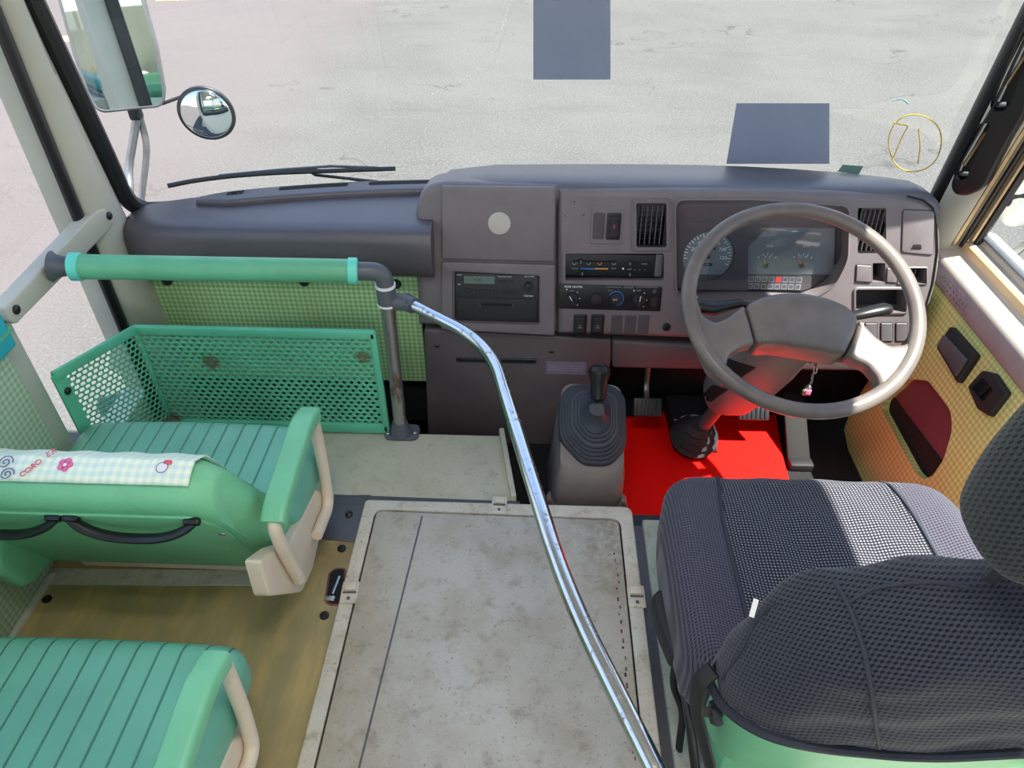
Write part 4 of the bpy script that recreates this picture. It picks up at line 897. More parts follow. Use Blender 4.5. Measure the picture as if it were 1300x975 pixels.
# =================================================================== PASSENGER SEATS
def make_seat():
    t = thing('child_seat', '', 'seat', (-.70, .92, 0))
    cu = MB()
    def cf(p):
        q = Vector(p); q.z += .012*(1-(p.x/.25)**2)*(1 if p.z > 0 else 0) - (.012 if p.y > .1 and p.z > 0 else 0)*((p.y-.1)/.06); return q
    cushion(cu, (.252, .123, .05), .034, 'mint_seat', T((-.682, .980, .163)), 18, cf); cu.build('cushion', t)
    BF = Frame((-.71, .862, .05), (1, 0, 0), (0, -.425, .905))
    bk = MB(); n = 12
    def section(x):        # (h, d) closed outline of the back, at lateral position x
        e = max(0, (x-.19)/.045); L_ = .40 - .02*min(1, e)**2*1.2; g = .012*min(1, e)
        return [(.0, -.006), (.06, -.004), (L_*.5, -.002), (L_-.045, 0), (L_-.018, -.004-g), (L_-.004, -.018-g), (L_, -.040), (L_-.006, -.070+g), (L_-.03, -.088+g), (L_*.6, -.100+g), (.1, -.108+g), (.0, -.09+g)]
    bk.loft([[BF.to3(x, h, d) for h, d in section(x)] for x in [-.235, -.2, -.1, 0, .1, .17, .19, .205, .218, .228, .233]], 'mint'); bk.build('backrest', t, auto=50)
    # bolster rolled along the aisle side
    bs = MB(); pth = [BF.to3(.222-.002*k, .015+.36*k/7, -.05+.001*k) for k in range(8)]; bs.tube(pth, [.03, .044, .050, .050, .047, .041, .032, .016], 'mint', 18, flat=1.0); bs.build('side_bolster', t)
    rp_ = MB(); rp_.prism(BF, fil([(-.232, .0), (.20, .0), (.215, .05), (.222, .30), (.200, .352), (-.232, .352)], [.0, .01, .02, .02, .015, 0]), -.01, .004, 'mint', r=.003); rp_.build('rear_panel', t)
    for x in (-.115, .100):
        hn = MB(); pts = [BF.to3(x+.098*s, .344-.026*(1-s*s)-.002, .008+.020*(1-abs(s)**3)) for s in [-1+2*k/14 for k in range(15)]]; hn.tube(pts, [.006]+[.009]*13+[.006], 'black', 10, flat=.7, up=(0, 0, 1))
        for s in (-1, 1): q = BF.to3(x+.097*s, .344, .004); hn.box((0, 0, 0), (.026, .014, .012), 'black', M=BF.M(x+.094*s, .344, .006), bev=.004)
        hn.build('grab_handle', t, label='black curved grab handle')
    q = BF.to3(.213, .30, .006); m = MB(); m.lathe([(.006, 0), (.006, .002), (.003, .003)], 'alu', BF.M(.225, .298, .012), 10); m.build('screw', t)
    lob = MB(); lob.prism(Frame((-.93, 0, 0), (0, 1, 0), (0, 0, 1)), fil([(.775, .07), (.86, .05), (.90, .19), (.79, .21), (.75, .16)], .025), -.026, -.002, 'mint', r=.01, back=True); lob.build('wall_side_cover', t)
    # frame: tube on the aisle side with padded arm, cream side cover
    X = -.415
    sp_ = MB(); SF = Frame((-.432, 0, 0), (0, 1, 0), (0, 0, 1)); sp_.prism(SF, fil(SF.pts([(365, 690), (399, 622), (414, 622), (412, 640), (394, 722), (380, 752), (338, 757), (326, 712), (346, 697)]), [.01, .005, .005, .01, .01, .015, .01, .01, .005]), -.02, .006, 'cream_trim', r=.005); sp_.build('side_cover', t)
    tb = [Vector((X, P(380, 735, X=X).y, P(380, 735, X=X).z)), P(360, 700, X=X), P(347, 668, X=X), Vector((X, .785, .318)), Vector((X, .96, .338)), Vector((X, 1.015, .315)), P(410, 590, X=X), P(418, 640, X=X), P(402, 680, X=X)]
    m = MB(); m.tube(bendpath(tb, .03), .0115, 'cream_trim', 14); m.build('arm_tube', t)
    m = MB(); ap = bendpath([P(347, 665, X=X), Vector((X, .785, .318)), Vector((X, .96, .338)), Vector((X, 1.005, .322))], .03); rr_ = [[p+Vector((a, -d.z*b, d.y*b)) for a, b in fil([(-.02, -.016), (.02, -.016), (.02, .014), (-.02, .014)], .008, 3)] for p, d in [(ap[i], (ap[min(i+1, len(ap)-1)]-ap[max(i-1, 0)]).normalized()) for i in range(len(ap))]]
    m.loft(rr_, 'mint_edge'); m.build('arm_pad', t, auto=40)
    m = MB(); m.box((-.70, .96, .055), (.42, .16, .11), 'cream_trim', bev=.01); m.box((-.70, 1.02, .005), (.46, .05, .01), 'cream_trim'); m.build('base', t)
    return t, BF, section
seat, BF, secf = make_seat()
tag(seat, 'mint green children\'s seat with a checked cloth draped over its back', group='children\'s seats in a row')
seat2 = copy_tree(seat); seat2.location.y -= .497
tag(seat2, 'mint green children\'s seat without a cloth, its cushion cut by the bottom edge')
# gingham cloth over the front seat's back
cvv = MB(); xs_ = [-.235+(.235+.205)*i/40 for i in range(41)]
def csec(x):
    L_ = .40; o = .004+.0012*math.sin(x*90)
    return [(L_+o*.6, -.032), (L_+o, -.040), (L_+o, -.052), (L_-.004+o, -.070-o*.6), (L_-.03, -.088-o), (L_-.12, -.095-o)]
cvv.loft([[BF.to3(x, h, d) for h, d in csec(x)] for x in xs_], 'gingham_cover', closed=False)
cl_ = cvv.build('seat_cloth', label='pale checked cloth with pink flower and red lettering, over the front children\'s seat', cat='seat cover', loc=BF.to3(0, .40, -.04)); so = cl_.modifiers.new('s', 'SOLIDIFY'); so.thickness = .002
TF = Frame(BF.to3(0, .406, -.040), (1, 0, 0), (0, .905, .30)); D0 = .003
fx = TF.px(84, 591); mk = MB()
for k in range(5): t = k*2*PI/5; mk.prism(TF, circ(fx[0]+.0065*math.cos(t), fx[1]+.0065*math.sin(t), .0055, 10), -.002, D0, 'pink')
mk.prism(TF, circ(fx[0], fx[1], .003, 8), -.002, D0+.0004, 'white'); mk.build('printed_flower', cl_)
px_ = [(30, 603), (37, 598), (44, 593), (50, 588), (56, 583), (63, 578), (70, 574)]; mk = MB()
for i, ch_ in enumerate('CORO ER'):
    q = TF.px(*px_[i])
    if ch_ != ' ': mk.text(ch_, .013, 'lettering_red', TF.M(q[0], q[1], D0) @ Matrix.Rotation(.6, 4, 'Z'), .0004)
mk.build('printed_lettering', cl_)
for (u, v, r_) in ((8, 588, .012), (10, 603, .011)):       # purple curls
    q = TF.px(u, v); mk = MB(); mk.tube([TF.to3(q[0]+r_*(1-k/26)*math.cos(k*.5), q[1]+r_*(1-k/26)*math.sin(k*.5), D0) for k in range(24)], .0008, 'purple_ink', 5); mk.build('printed_curl', cl_)
q = TF.px(206, 596); mk = MB(); mk.prism(TF, circ(q[0], q[1]+.002, .008, 14), -.002, D0, 'white'); mk.tube([TF.to3(q[0]+.0085*math.cos(t), q[1]+.002+.0085*math.sin(t), D0) for t in [2*PI*k/16 for k in range(16)]], .0006, 'purple_ink', 4, closed=True); mk.prism(TF, rect(q[0]+.006, q[1]+.011, .012, .007, .002), -.002, D0, 'lettering_red'); mk.build('printed_candy', cl_)

# =================================================================== ENGINE HATCH
def flr(L, z=.0): return [tuple(P(u, v, z=z)[:2]) for u, v in L]
eh = thing('engine_hatch', 'large worn grey lino hatch set in the floor between the seats', 'floor hatch', (-.07, .6, 0))
O = [(-.366, 1.078), (.224, 1.078), (.224, .10), (-.366, .10)]; I = [(-.338, 1.050), (.196, 1.042), (.196, .13), (-.338, .13)]
m = MB(); m.prism(XY, fil(O, [.012, .02, .01, .01]), -.03, .008, 'hatch_frame', r=.004, holes=[fil(I, .02)], hole_d=.002, back=False); m.build('frame', eh)
m = MB(); m.prism(XY, offset(ccw(fil(I, .02)), -.003), -.01, .007, 'hatch_lino', r=.003); m.build('panel', eh)
m = MB(); a, b = P(536, 655, z=.0072), P(452, 990, z=.0072); d = (b-a).normalized(); m.box((a+b)/2, ((b-a).length, .0035, .0006), 'dash_dark', rot=Matrix.Rotation(math.atan2(d.y, d.x), 3, 'Z')); m.build('seam', eh, label='dark seam across the lino')
m = MB()
for i in range(26):
    yy = .95-.018*i+random.uniform(-.004, .004); m.box((.178+random.uniform(-.003, .003), yy, .0072), (random.uniform(.002, .004), random.uniform(.003, .010), .0006), 'maroon' if i % 3 else 'void')
m.build('staple_marks', eh)
def latch(x, y, rot, lab):
    m = MB(); M0 = T((x, y, .009)) @ Matrix.Rotation(rot, 4, 'Z'); m.box((0, 0, 0), (.034, .05, .006), 'hatch_frame', M=M0, bev=.003); m.box((0, .012, .004), (.022, .018, .004), 'cream_trim', M=M0, bev=.002); m.box((0, -.002, .0045), (.026, .003, .003), 'dash_dark', M=M0); m.box((.0, -.015, .0035), (.006, .006, .003), 'dash_dark', M=M0)
    m.build('latch', eh, label=lab)
q = P(634, 641, z=.01); latch(q.x, q.y, 0, 'worn latch'); q = P(444, 752, z=.01); latch(q.x, q.y, .05, 'worn latch'); q = P(808, 757, z=.01); latch(q.x, q.y, 0, 'worn latch')
# recessed latch well in the ochre floor
lw = thing('latch_well', 'recessed floor catch with chrome pin, left of the hatch', 'floor catch', (P(426, 745, z=0).x, P(426, 745, z=0).y, 0))
pw = fil(flr([(418, 768), (413, 762), (418, 728), (426, 722), (438, 722), (438, 768)]), .006); c0 = P(426, 745, z=0)
m = MB(); m.prism(XY, offset(ccw(pw), .002), -.005, .001, 'maroon', r=.001); m.prism(XY, offset(ccw(pw), -.002), -.004, .0014, 'void'); m.build('well', lw)
m = MB(); m.tube([c0+Vector((.004, .02, .006)), c0+Vector((.0, -.022, .006))], .0035, 'steel', 10); m.box(c0+Vector((-.004, -.03, .004)), (.02, .012, .006), 'steel', bev=.002); m.build('pin', lw)
for u, v, lb in ((434, 697, 'black floor plug beside the seat leg, just behind the rubber edging'), (412, 782, 'black floor plug next to the recessed floor catch'), (60, 761, 'black floor plug in the corner of the ochre floor by the wall')):
    q = P(u, v, z=0); m = MB(); m.lathe([(.009, -.002), (.009, .003), (.005, .004)], 'black', T(q), 16); m.build('floor_plug', label=lb, cat='floor plug', group='black floor plugs', loc=q)
# pale edging on the ochre floor
m = MB(); m.prism(XY, flr([(60, 722), (338, 725), (338, 744), (62, 743)]), -.02, .004, 'strip_lino', r=.002); m.prism(XY, flr([(-60, 800), (0, 800), (64, 725), (40, 722), (-60, 790)]) if 0 else [(-.975, .2), (-.958, .2), (-.952, .86), (-.975, .86)], -.02, .010, 'pillar', r=.004); S(m, 'trim_14')
m = MB(); m.box((.241, .53, -.016), (.05, 1.08, .01), 'dash_dark'); S(m, 'trim_15')

# =================================================================== DRIVER SEAT
ds = thing('driver_seat', 'driver seat in dark mesh covers over a mint green shell', 'driver seat', (.5, .65, 0))
SX = .505
def sq(p, hx, hy, k=.26, kf=None):
    xn = p.x/hx; yn = p.y/hy; q = Vector(p)
    q.x = p.x*math.sqrt(max(.05, 1-k*max(0, yn)**2-.10*max(0, -yn)**2)); q.y = p.y*math.sqrt(max(.05, 1-(k if yn > 0 else .1)*xn*xn)); return q
def dcf(p):
    q = sq(p, .275, .235)
    if p.z > 0: q.z += .014*(abs(p.x)/.27)**4*1.6 - .012*(1-(p.x/.27)**2) - .018*max(0, (p.y-.08)/.15)**2
    q.z += .0016*math.sin(q.x*60+q.y*25)*(1 if p.z > 0 else 0)
    return q
cu = MB(); cushion(cu, (.275, .235, .072), .06, 'mesh_side', T((SX-.008, .752, .192)), 26, dcf, lambda c: 'mesh_centre' if (abs(c.x) < .165 and c.z > .02) else 'mesh_side')
cu.build('cushion', ds, auto=80)
for sx in (-1, 1):       # seams
    m = MB(); L_ = []
    for k in range(15):
        y = -.19+.40*k/14; p = dcf(Vector((sx*.168, y, .072))); z_ = .072 if y < .175 else .072-(y-.175)*.9; p.z = dcf(Vector((sx*.168, min(y, .19), .072))).z-(0 if y < .18 else (y-.18)*.55); L_.append(Vector((SX-.008, .752, .193))+p)
    m.tube(L_, .0035, 'mesh_piping', 8); m.build('seam', ds)
bs = MB(); bs.box((SX, .70, .06), (.42, .40, .12), 'mint', bev=.03); bs.box((SX, .66, .012), (.46, .44, .03), 'alu', bev=.006); bs.build('base', ds)
hb_, wb_, tb_ = .225, .25, .062
BM = T((SX+.008, .50, .352)) @ Matrix.Rotation(.16, 4, 'X')
def bfn(p, g=0.0, wr=0.0):
    xn = p.x/wb_; zn = p.z/hb_; q = Vector(p)
    if zn > 0: q.x = p.x*(1-.30*zn**2); q.z = p.z*math.sqrt(max(.05, 1-.42*min(1, xn*xn)))
    q.y += -.018*(1-xn*xn)*(1 if p.y < 0 else .3)
    if g:
        d = Vector((q.x, q.y*3, q.z*.8)).normalized(); q += d*g
        q.y += wr*.0035*(math.sin(q.x*38+q.z*22)+.6*math.sin(q.z*70-q.x*30)); q.z += wr*.003*math.sin(q.x*55)
    return q
bk = MB(); cushion(bk, (wb_, tb_, hb_), .055, 'mint', BM, 18, lambda p: bfn(p)); bk.build('shell', ds, auto=80)
def coverfn(p): return bfn(p, .010, 1)
cvm = MB(); tmp = MB(); cushion(tmp, (wb_, tb_, hb_), .055, 'mesh_back', BM, 44, coverfn)
iv = BM.inverted()
from mathutils.bvhtree import BVHTree
bvh = BVHTree.FromPolygons([Vector(v) for v in tmp.v], tmp.f)
def surf(u, v, off=.002):        # where the line of sight of a measured point meets the cover
    h_, n_, _i, _d = bvh.ray_cast(Vector((0, 0, CH)), ray(u, v).normalized())
    if h_ is None: h_, n_, _i, _d = bvh.find_nearest(Vector((0, 0, CH)) + ray(u, v)*.85)
    return h_ + n_*(off if n_.dot(ray(u, v)) < 0 else -off)
hemp = [surf(u, v, .003) for u, v in ((903, 862), (915, 888), (935, 908), (965, 926), (1000, 938), (1050, 947), (1110, 953), (1150, 956), (1200, 957), (1260, 954), (1298, 952))]
hl_ = sorted([(iv @ p) for p in hemp], key=lambda p: p.x)
def hem(x, y):
    if y > .03: return -.10
    if x <= hl_[0].x: return hl_[0].z
    for a, b in zip(hl_, hl_[1:]):
        if a.x <= x <= b.x: return a.z+(b.z-a.z)*(x-a.x)/max(1e-6, b.x-a.x)
    return hl_[-1].z
keep = []
for f in tmp.f:
    c = sum((iv @ Vector(tmp.v[i]) for i in f), Vector())/len(f)
    if c.z > hem(c.x, c.y): keep.append(f)
used = sorted({i for f in keep for i in f}); rm_ = {i: k for k, i in enumerate(used)}; cvm.add([tmp.v[i] for i in used], [[rm_[i] for i in f] for f in keep], 'mesh_back')
co_ = cvm.build('back_cover', ds, auto=180, label='dark mesh cover pulled over the seat back'); so = co_.modifiers.new('s', 'SOLIDIFY'); so.thickness = .003; so.offset = -1
m = MB(); m.tube(smoothpath(hemp + [hemp[-1]+Vector((.03, 0, .0)), hemp[-1]+Vector((.08, .02, .0))], 4), .0065, 'mesh_piping', 8); m.build('hem', ds)
m = MB(); m.tube(smoothpath([surf(u, v, .001) for u, v in ((1062, 742), (1080, 775), (1098, 830), (1106, 880), (1112, 920), (1116, 948))], 4), .0028, 'mesh_piping', 8); m.build('seam', ds)
m = MB(); m.tube(smoothpath([surf(u, v, .001) for u, v in ((1078, 765), (1110, 748), (1150, 742), (1190, 740), (1235, 748))], 4), .0024, 'mesh_piping', 8); m.build('seam', ds)
m = MB(); m.tube(smoothpath([surf(u, v, .001) for u, v in ((985, 765), (960, 790), (940, 830), (918, 862))], 4), .0024, 'mesh_piping', 8); m.build('seam', ds)
q = P(957, 772, z=.47); m = MB(); m.box((0, 0, 0), (.006, .022, .002), 'white', M=T(q) @ Matrix.Rotation(-.4, 4, 'Z') @ Matrix.Rotation(.5, 4, 'X')); m.build('tag', ds, label='small white tag')
HM = T((.547, .462, .750)) @ Matrix.Rotation(.12, 4, 'X')
def hfn(p):
    xn = p.x/.135; zn = p.z/.128; q = Vector(p); q.x = p.x*math.sqrt(1-.3*zn*zn); q.z = p.z*math.sqrt(1-.25*xn*xn); return q
hr = MB(); cushion(hr, (.138, .056, .128), .05, 'mesh_head', HM, 24, hfn); hr.build('headrest', ds, auto=80)
m = MB()
for sx in (-.06, .06): m.tube([HM @ Vector((sx, 0, -.08)), HM @ Vector((sx, .0, -.2))], .007, 'steel', 10)
m.build('headrest_posts', ds)
kq = P(916, 905, z=.24); m = MB(); KF2 = Frame(kq, (.2, -.95, .0), (0, 0, 1)); m.tube([kq+Vector((.05, 0, 0)), kq], .010, 'rubber', 12); M0 = T(kq) @ Matrix.Rotation(.5, 4, 'X')
m.lathe([(.017, -.006), (.018, .008), (.014, .016), (.004, .018)], 'rubber', M0 @ Matrix.Rotation(-PI/2, 4, 'Y'), 7); m.box((-.012, 0, 0), (.016, .014, .055), 'rubber', M=M0, bev=.005); m.build('recliner_knob', ds, auto=30)
# strap hanging at the seat's aisle side
m = MB(); pts = [P(905, 850, z=.33), P(888, 868, z=.31), P(884, 900, z=.26), P(892, 935, z=.22), P(905, 985, z=.16)]
sp3 = smoothpath(pts, 6); m.tube(sp3, .012, 'black_soft', 10, flat=.5); m.build('side_strap', ds)

# hand lever beside the seat
hl = thing('hand_brake', 'black lever with flat padded grip along the aisle side of the driver seat', 'lever', (.26, .6, 0))
q0, q1 = P(842, 752, z=.19), P(864, 832, z=.19); m = MB(); d = (q1-q0); 
LFm = Frame((q0+q1)/2, (q1-q0).normalized().cross(Vector((0, 0, 1)))*-1 if 0 else (1, -.15, 0), (-.15, 1, 0)); pl = fil([XYp for XYp in LFm.pts([(827, 757), (836, 748), (852, 751), (858, 770), (866, 805), (870, 832), (862, 838), (852, 832), (838, 798)])], .008)
m.prism(LFm, pl, -.03, .006, 'black_soft', r=.01, back=True); m.build('grip', hl, auto=40)
m = MB(); m.tube(smoothpath([P(860, 832, z=.175), P(868, 870, z=.15), P(876, 920, z=.11), P(884, 985, z=.03)], 5), .0075, 'black', 10, flat=.8); m.build('shaft', hl)
m = MB(); m.tube(smoothpath([P(858, 838, z=.165), P(855, 870, z=.12), P(866, 905, z=.08), P(862, 950, z=.02)], 5), [.004]+[.011]*15, 'void', 10, flat=.5); m.build('sleeve', hl)

# =================================================================== RIGHT WALL FITTINGS
RF = Frame((.953, 0, .318), (0, -1, 0), (.187, 0, .98))
pl = RF.pts([(1180, 348), (1192, 362)]) 
fr_e = RF.pts([(1150, 400), (1110, 470), (1082, 515), (1071, 545), (1078, 580), (1095, 630)])
top_s = .0
poly = [(-1.60, .0)] + fr_e + [(fr_e[-1][0]+.2, fr_e[-1][1]-.03), (-.45, fr_e[-1][1]-.03), (-.45, .0)]
pocket = fil(RF.pts([(1150, 480), (1178, 483), (1207, 521), (1209, 546), (1198, 583), (1184, 604), (1172, 609), (1160, 597), (1119, 520), (1122, 506)]), [.01, .01, .02, .02, .01, .01, .008, .01, .012, .01])
m = MB(); m.prism(RF, poly, -.03, 0, 'gingham_door', r=.002, holes=[pocket], hole_d=-.024); S(m, 'trim_16')
m = MB(); m.prism(RF, offset(ccw(pocket), .004), -.045, -.022, 'maroon'); m.prism(RF, fil(RF.pts([(1110, 515), (1132, 500), (1165, 545), (1196, 585), (1184, 606), (1172, 611)], -.02), .004), -.03, -.0195, 'void'); m.build('door_pocket', label='dark open storage pocket sunk into the checked right wall panel', cat='storage pocket')
da = thing('door_ashtray', 'black lidded box on the checked right wall, closer to the steering wheel', 'ashtray', RF.to3(*RF.px(1220, 450)))
ap = fil(RF.pts([(1195, 442), (1213, 415), (1246, 452), (1222, 488)]), .006); m = MB(); m.prism(RF, ap, -.01, .014, 'black_soft', r=.004); m.build('body', da)
m = MB(); m.prism(RF, fil(RF.pts([(1198, 440), (1207, 426), (1237, 458), (1222, 480)]), .004), .012, .019, 'dash_dark', r=.003); m.build('lid', da)
dl = thing('door_catch', 'black recessed catch on the right wall, partly behind the headrest', 'catch', RF.to3(*RF.px(1252, 495)))
ap = fil(RF.pts([(1234, 492), (1253, 471), (1268, 475), (1285, 500), (1262, 530), (1246, 520)]), .006); hh_ = fil(RF.pts([(1240, 494), (1254, 480), (1268, 496), (1254, 512)]), .005); m = MB(); m.prism(RF, ap, -.01, .012, 'black_soft', r=.004, holes=[hh_], hole_d=.0); m.build('bezel', dl)
m = MB(); m.prism(RF, offset(ccw(hh_), .003), -.004, .002, 'void'); m.tube([RF.to3(*RF.px(1246, 505), .006), RF.to3(*RF.px(1262, 490), .006)], .004, 'black', 8); m.build('latch_lever', dl)
# faint handwriting on the mauve sill riser
WFm = Frame((.9465, 0, .35), (0, -1, 0), (0, 0, 1)); m = MB()
for r_ in range(3):
    for k in range(9):
        s0 = -1.52+.016*k+.01*r_; m.tube([WFm.to3(s0+random.uniform(0, .01), .012-.012*r_+random.uniform(-.004, .004), .0004) for _ in range(4)], .0006, 'purple_ink', 4)
m.build('wall_writing', label='faint purple handwriting on the mauve sill riser', cat='writing')
# black pillar grab handle
GH = Frame((.925, 1.545, .55), (.7, -.7, 0), (0, -.06, 1))
hpoly = fil(GH.pts([(1211, 232), (1219, 208), (1264, 130), (1307, 38), (1352, -60), (1385, -60), (1345, 50), (1300, 152), (1285, 175), (1254, 236), (1232, 246), (1216, 243)]), .012)
h1 = fil(GH.pts([(1216, 218), (1226, 196), (1248, 153), (1263, 153), (1257, 168), (1238, 207), (1234, 222), (1222, 226)]), .006)
h2 = fil(GH.pts([(1262, 130), (1270, 108), (1293, 55), (1312, 10), (1330, 10), (1312, 68), (1288, 128), (1280, 138), (1266, 138)]), .006)
ph = thing('pillar_handle', 'long black grab handle on the right windscreen pillar', 'grab handle', GH.to3(0, 0, 0))
m = MB(); m.prism(GH, hpoly, -.012, .022, 'black', r=.006, holes=[h1, h2], hole_d=.0); m.build('grip', ph, auto=40)
m = MB(); m.prism(GH, offset(ccw(hpoly), -.006), -.012, -.002, 'black_soft'); m.build('backing', ph)
for h_ in (h1, h2):
    ys_ = sorted(h_, key=lambda p: p[1])[:3]; c = (sum(p[0] for p in ys_)/3, sum(p[1] for p in ys_)/3+.010); m = MB(); m.box((0, 0, 0), (.020, .011, .008), 'steel', M=GH.M(c[0]+.002, c[1], .004) @ Matrix.Rotation(.3, 4, 'Z'), bev=.002); m.build('screw_plate', ph)
    xs2 = [p[0] for p in h_]; m = MB(); c = ((min(xs2)+max(xs2))/2, sum(p[1] for p in h_)/len(h_)); m.tube([GH.to3(c[0]-.008, c[1]-.03, .002), GH.to3(c[0]+.008, c[1]+.045, .002)], .004, 'gold', 8); m.build('inner_rib', ph)

# =================================================================== OUTSIDE MIRRORS
mg = thing('outside_mirror', 'large rounded rectangular outside mirror on a bent tube arm, left of the windscreen', 'mirror', (-1.1, 1.9, .3))
MF = Frame(P(150, 70, Y=1.93), (.935, .355, 0), (0, .066, 1))
mp = fil(MF.pts([(125, 141), (114, 120), (95, 65), (72, -20), (62, -110), (160, -120), (176, -10), (196, 60), (207, 118), (204, 133)]), [.03, .02, .01, .01, .03, .03, .01, .01, .02, .02])
m = MB(); m.prism(MF, offset(ccw(mp), .007), -.045, .003, 'alu', r=.006, holes=[mp], hole_d=-.002, back=True); m.build('frame', mg, auto=40)
m = MB(); m.prism(MF, mp, -.004, .0, 'mirror'); m.build('glass', mg)
m = MB(); a = MF.to3(*MF.px(170, 142), -.02); m.tube(bendpath([a+Vector((0, 0, .02)), a+Vector((-.0, 0, -.02)), P(163, 215, Y=1.93), P(166, 262, Y=1.86), Vector((-1.06, 1.80, .18))], .04), .011, 'alu', 12); m.tube(bendpath([a+Vector((0, .02, .02)), P(186, 180, Y=1.95), P(186, 200, Y=1.95), P(178, 266, Y=1.93), Vector((-1.04, 1.84, .12))], .03), .009, 'alu', 12); m.box(a, (.03, .03, .05), 'black', bev=.006); m.build('arm', mg)
mr = thing('round_mirror', 'small round convex mirror beside the large outside mirror', 'mirror', P(262, 145, Y=1.95))
RFm = Frame(P(262, 145, Y=1.95), (.98, .16, 0), (0, -.1, 1)); m = MB(); R0 = .073
m.lathe([(.02, -.05), (.05, -.04), (R0, -.012), (R0+.002, -.004), (R0, 0), (R0-.004, .0)], 'rubber', RFm.M(), 40); m.build('housing', mr)
m = MB(); m.lathe([(R0-.003, 0), (R0*.85, .0062), (R0*.7, .0112), (R0*.5, .0165), (R0*.3, .0198), (R0*.12, .0215), (.001, .022)], 'mirror', RFm.M(0, 0, .0), 48); m.build('glass', mr, auto=180)
m = MB(); m.tube(bendpath([P(240, 128, Y=1.96), P(232, 122, Y=1.97), P(205, 132, Y=1.96)], .02), .0045, 'rubber', 8); m.build('arm', mr)
rm2 = thing('door_mirror', 'white backed mirror outside the right window, cut by the frame', 'mirror', (1.15, 1.35, .45))
q = P(1300, 235, X=1.13); m = MB(); cushion(m, (.05, .035, .085), .03, 'white', T(P(1303, 240, X=1.12)) @ Matrix.Rotation(-.3, 4, 'Y'), 12); m.build('shell', rm2)
m = MB(); b0 = P(1268, 250, X=1.06); m.box(b0, (.05, .04, .035), 'black', bev=.008); m.tube([b0, b0+Vector((.05, -.02, .02))], .012, 'black', 10); m.build('bracket', rm2)
m = MB(); m.tube([P(1279, 330, X=1.10), P(1300, 312, X=1.12), P(1330, 290, X=1.14)], .012, 'alu', 10, flat=.6); m.build('arm', rm2)

# =================================================================== WIPERS
def wpt(u, v, off=.0):      # point on the windscreen plus offset outwards
    d = ray(u, v); c = Vector((0, 0, CH)); t = 1.2
    for _ in range(60):
        p = c+d*t; e = yws(p.x, p.z)+off-p.y; t += e/d.y*.8
    return c+d*t
wi = thing('wiper', 'long black wiper blade and arm on the passenger side of the windscreen', 'wiper', wpt(540, 240, .03))
bl = [wpt(u, v, .02) for u, v in ((213, 236), (250, 229), (300, 223), (360, 219), (420, 217), (502, 214))]
m = MB(); m.tube(smoothpath(bl, 4), .0058, 'rubber', 8); m.build('blade', wi)
m = MB(); m.tube([wpt(u, v, .03) for u, v in ((278, 223), (350, 216), (395, 213))], .0035, 'grey_fitting', 8); m.tube([wpt(u, v, .03) for u, v in ((350, 216), (420, 211), (480, 213))], .0035, 'grey_fitting', 8); m.box(wpt(390, 215, .03), (.05, .008, .008), 'rubber', bev=.002); m.build('yoke', wi)
m = MB(); m.tube([wpt(u, v, .036) for u, v in ((393, 217), (400, 222), (445, 227), (480, 232))], [.004, .004, .004, .006], 'rubber', 8); m.tube([wpt(u, v, .04) for u, v in ((470, 230), (540, 243), (580, 252))], [.007, .009, .012], 'rubber', 8, flat=.6); m.build('arm', wi)
w2_ = thing('wiper', 'wiper lying low behind the driver dash top, only its edge in view', 'wiper', wpt(800, 236, .03))
m = MB(); m.tube(smoothpath([wpt(u, v, .02) for u, v in ((700, 236), (730, 231), (790, 229), (866, 231))], 4), .004, 'rubber', 8); m.build('blade', w2_)
m = MB(); m.tube([wpt(u, v, .035) for u, v in ((745, 231), (800, 234), (900, 250))], .005, 'rubber', 8); m.build('arm', w2_)

# =================================================================== STICKERS AND CHALK ON THE WINDSCREEN
def wsticker(pts, mat, off=-.003, th=.0008):
    nu, nv = 8, 6; m = MB(); V = []
    for s_ in (off, off-th):
        for j in range(nv+1):
            for i in range(nu+1):
                a, b = i/nu, j/nv; u = (pts[0][0]*(1-a)+pts[1][0]*a)*(1-b)+(pts[3][0]*(1-a)+pts[2][0]*a)*b; v = (pts[0][1]*(1-a)+pts[1][1]*a)*(1-b)+(pts[3][1]*(1-a)+pts[2][1]*a)*b; V.append(wpt(u, v, s_))
    n = (nu+1)*(nv+1); Fs = []
    for j in range(nv):
        for i in range(nu): o = j*(nu+1)+i; Fs += [[o, o+1, o+nu+2, o+nu+1], [n+o, n+o+nu+1, n+o+nu+2, n+o+1]]
    m.add(V, Fs, mat); return m
wsticker([(677, -12), (775, -12), (775, 101), (677, 101)], 'sticker_blue').build('windscreen_sticker', label='slate blue upright sticker high in the middle of the windscreen', cat='sticker', group='slate blue windscreen stickers')
wsticker([(935, 131), (1053, 131), (1053, 208), (922, 208)], 'sticker_blue').build('windscreen_sticker', label='slate blue wide sticker on the windscreen above the steering wheel', cat='sticker', group='slate blue windscreen stickers')
m = wsticker([(1070, 209), (1096, 211), (1090, 222), (1063, 218)], 'sticker_teal'); m.build('windscreen_sticker', label='tiny teal sticker low on the windscreen, right of the wide blue one', cat='sticker')
m = MB(); cyc = [(1128, 180), (1134, 160), (1150, 147), (1172, 147), (1190, 160), (1195, 180), (1188, 203), (1170, 216), (1148, 216), (1134, 204)]
m.tube(smoothpath([wpt(u, v, -.003) for u, v in cyc], 5, True), .0016, 'chalk', 6, closed=True)
for L_ in ([(1134, 155), (1142, 158), (1152, 160), (1146, 172), (1134, 200)], [(1166, 163), (1168, 185), (1165, 208)]): m.tube(smoothpath([wpt(u, v, -.003) for u, v in L_], 5), .0016, 'chalk', 6)
m.build('chalk_number', label='circled yellow number written on the windscreen', cat='writing')
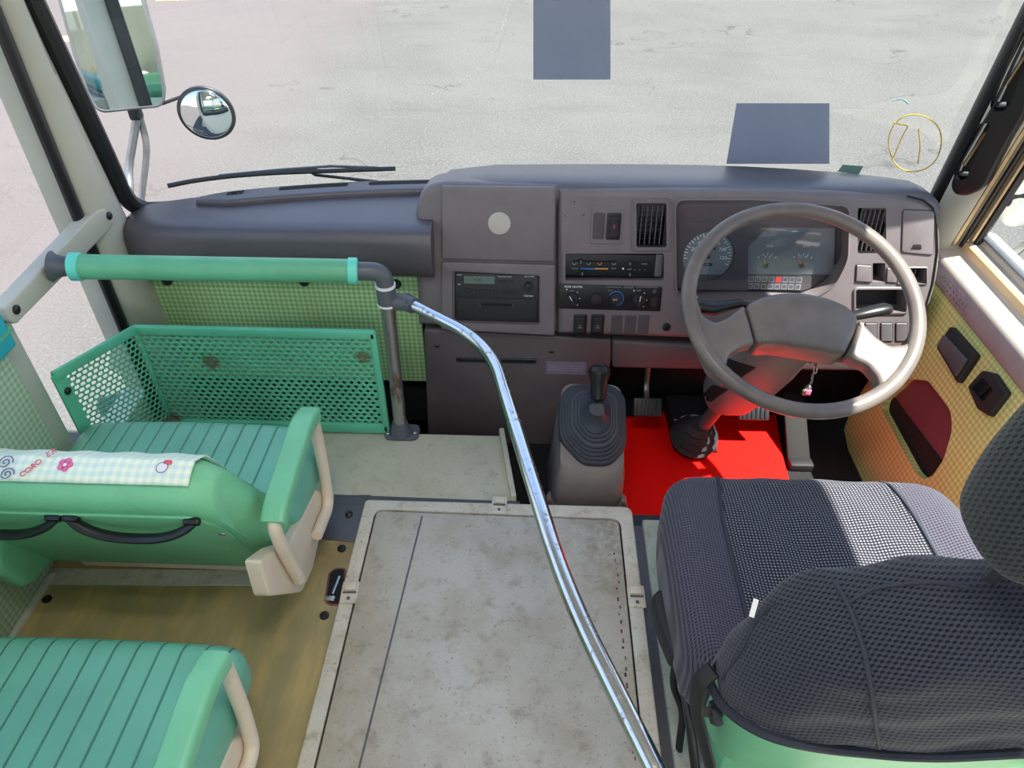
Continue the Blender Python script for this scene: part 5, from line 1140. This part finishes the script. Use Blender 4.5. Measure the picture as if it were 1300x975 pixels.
m = MB(); m.tube(smoothpath([wpt(u, v, -.003) for u, v in ((1126, 240), (1130, 232), (1141, 229), (1153, 234), (1157, 243), (1150, 250), (1130, 250))], 5, True), .0016, 'chalk', 6, closed=True); m.tube(smoothpath([wpt(u, v, -.003) for u, v in ((1134, 240), (1141, 235), (1146, 241), (1138, 247))], 4), .0014, 'chalk', 6)
m.build('chalk_mark', label='small yellow ring chalked just above the dash top', cat='writing')
m = MB(); m.tube(smoothpath([wpt(u, v, -.003) for u, v in ((1132, 128), (1145, 126), (1154, 132))], 4), .0018, 'chalk_blue', 6); m.build('chalk_mark', label='short pale blue dash above the circled number', cat='writing')

# =================================================================== LIGHT
sun = bpy.data.lights.new('sun', 'SUN'); sun.energy = 17; sun.angle = math.radians(.6); sun.color = (1, .95, .87); so_ = bpy.data.objects.new('sun', sun); COL.objects.link(so_)
SUNDIR = Vector((1, -.5, 2.5)); so_.rotation_euler = SUNDIR.to_track_quat('Z', 'Y').to_euler()
wd = bpy.data.worlds.new('world'); SC.world = wd; wd.use_nodes = True; nt = wd.node_tree; nt.nodes.clear()
o = nt.nodes.new('ShaderNodeOutputWorld'); bg = nt.nodes.new('ShaderNodeBackground'); tc = nt.nodes.new('ShaderNodeTexCoord'); sx_ = nt.nodes.new('ShaderNodeSeparateXYZ'); mr_ = nt.nodes.new('ShaderNodeMapRange'); mx = nt.nodes.new('ShaderNodeMix'); mx.data_type = 'RGBA'
nt.links.new(tc.outputs['Generated'], sx_.inputs[0]); nt.links.new(sx_.outputs[2], mr_.inputs[0]); mr_.inputs[1].default_value = 0; mr_.inputs[2].default_value = .8
nt.links.new(mr_.outputs[0], mx.inputs[0]); mx.inputs[6].default_value = (.95, .97, 1, 1); mx.inputs[7].default_value = (.34, .56, 1, 1); nt.links.new(mx.outputs[2], bg.inputs[0]); bg.inputs[1].default_value = 1.5; nt.links.new(bg.outputs[0], o.inputs[0])
# fill lamps added out of view under the roof to brighten the cabin
for i, y in enumerate((.35, -1.2, -2.6)):
    t = thing('fill_lamp', 'long white fill light added under the roof, out of view', 'fill lamp', (0, y, 1.75), 'added fill lamps'); m = MB(); m.box((0, y, 1.735), (.62, .16, .03), 'white', bev=.01); m.build('housing', t)
    la = bpy.data.lights.new('lamp', 'AREA'); la.shape = 'RECTANGLE'; la.size = .56; la.size_y = .12; la.energy = 6; la.color = (1, .97, .92); lo_ = bpy.data.objects.new('fill_light', la); COL.objects.link(lo_); lo_.location = (0, y, 1.715)
SC.view_settings.view_transform = 'Standard'; SC.view_settings.look = 'None'; SC.view_settings.gamma = 1; SC.view_settings.use_curve_mapping = False; SC.view_settings.exposure = 0.22
SC.cycles.max_bounces = 10; SC.cycles.diffuse_bounces = 6; SC.cycles.transparent_max_bounces = 12; SC.cycles.use_denoising = True
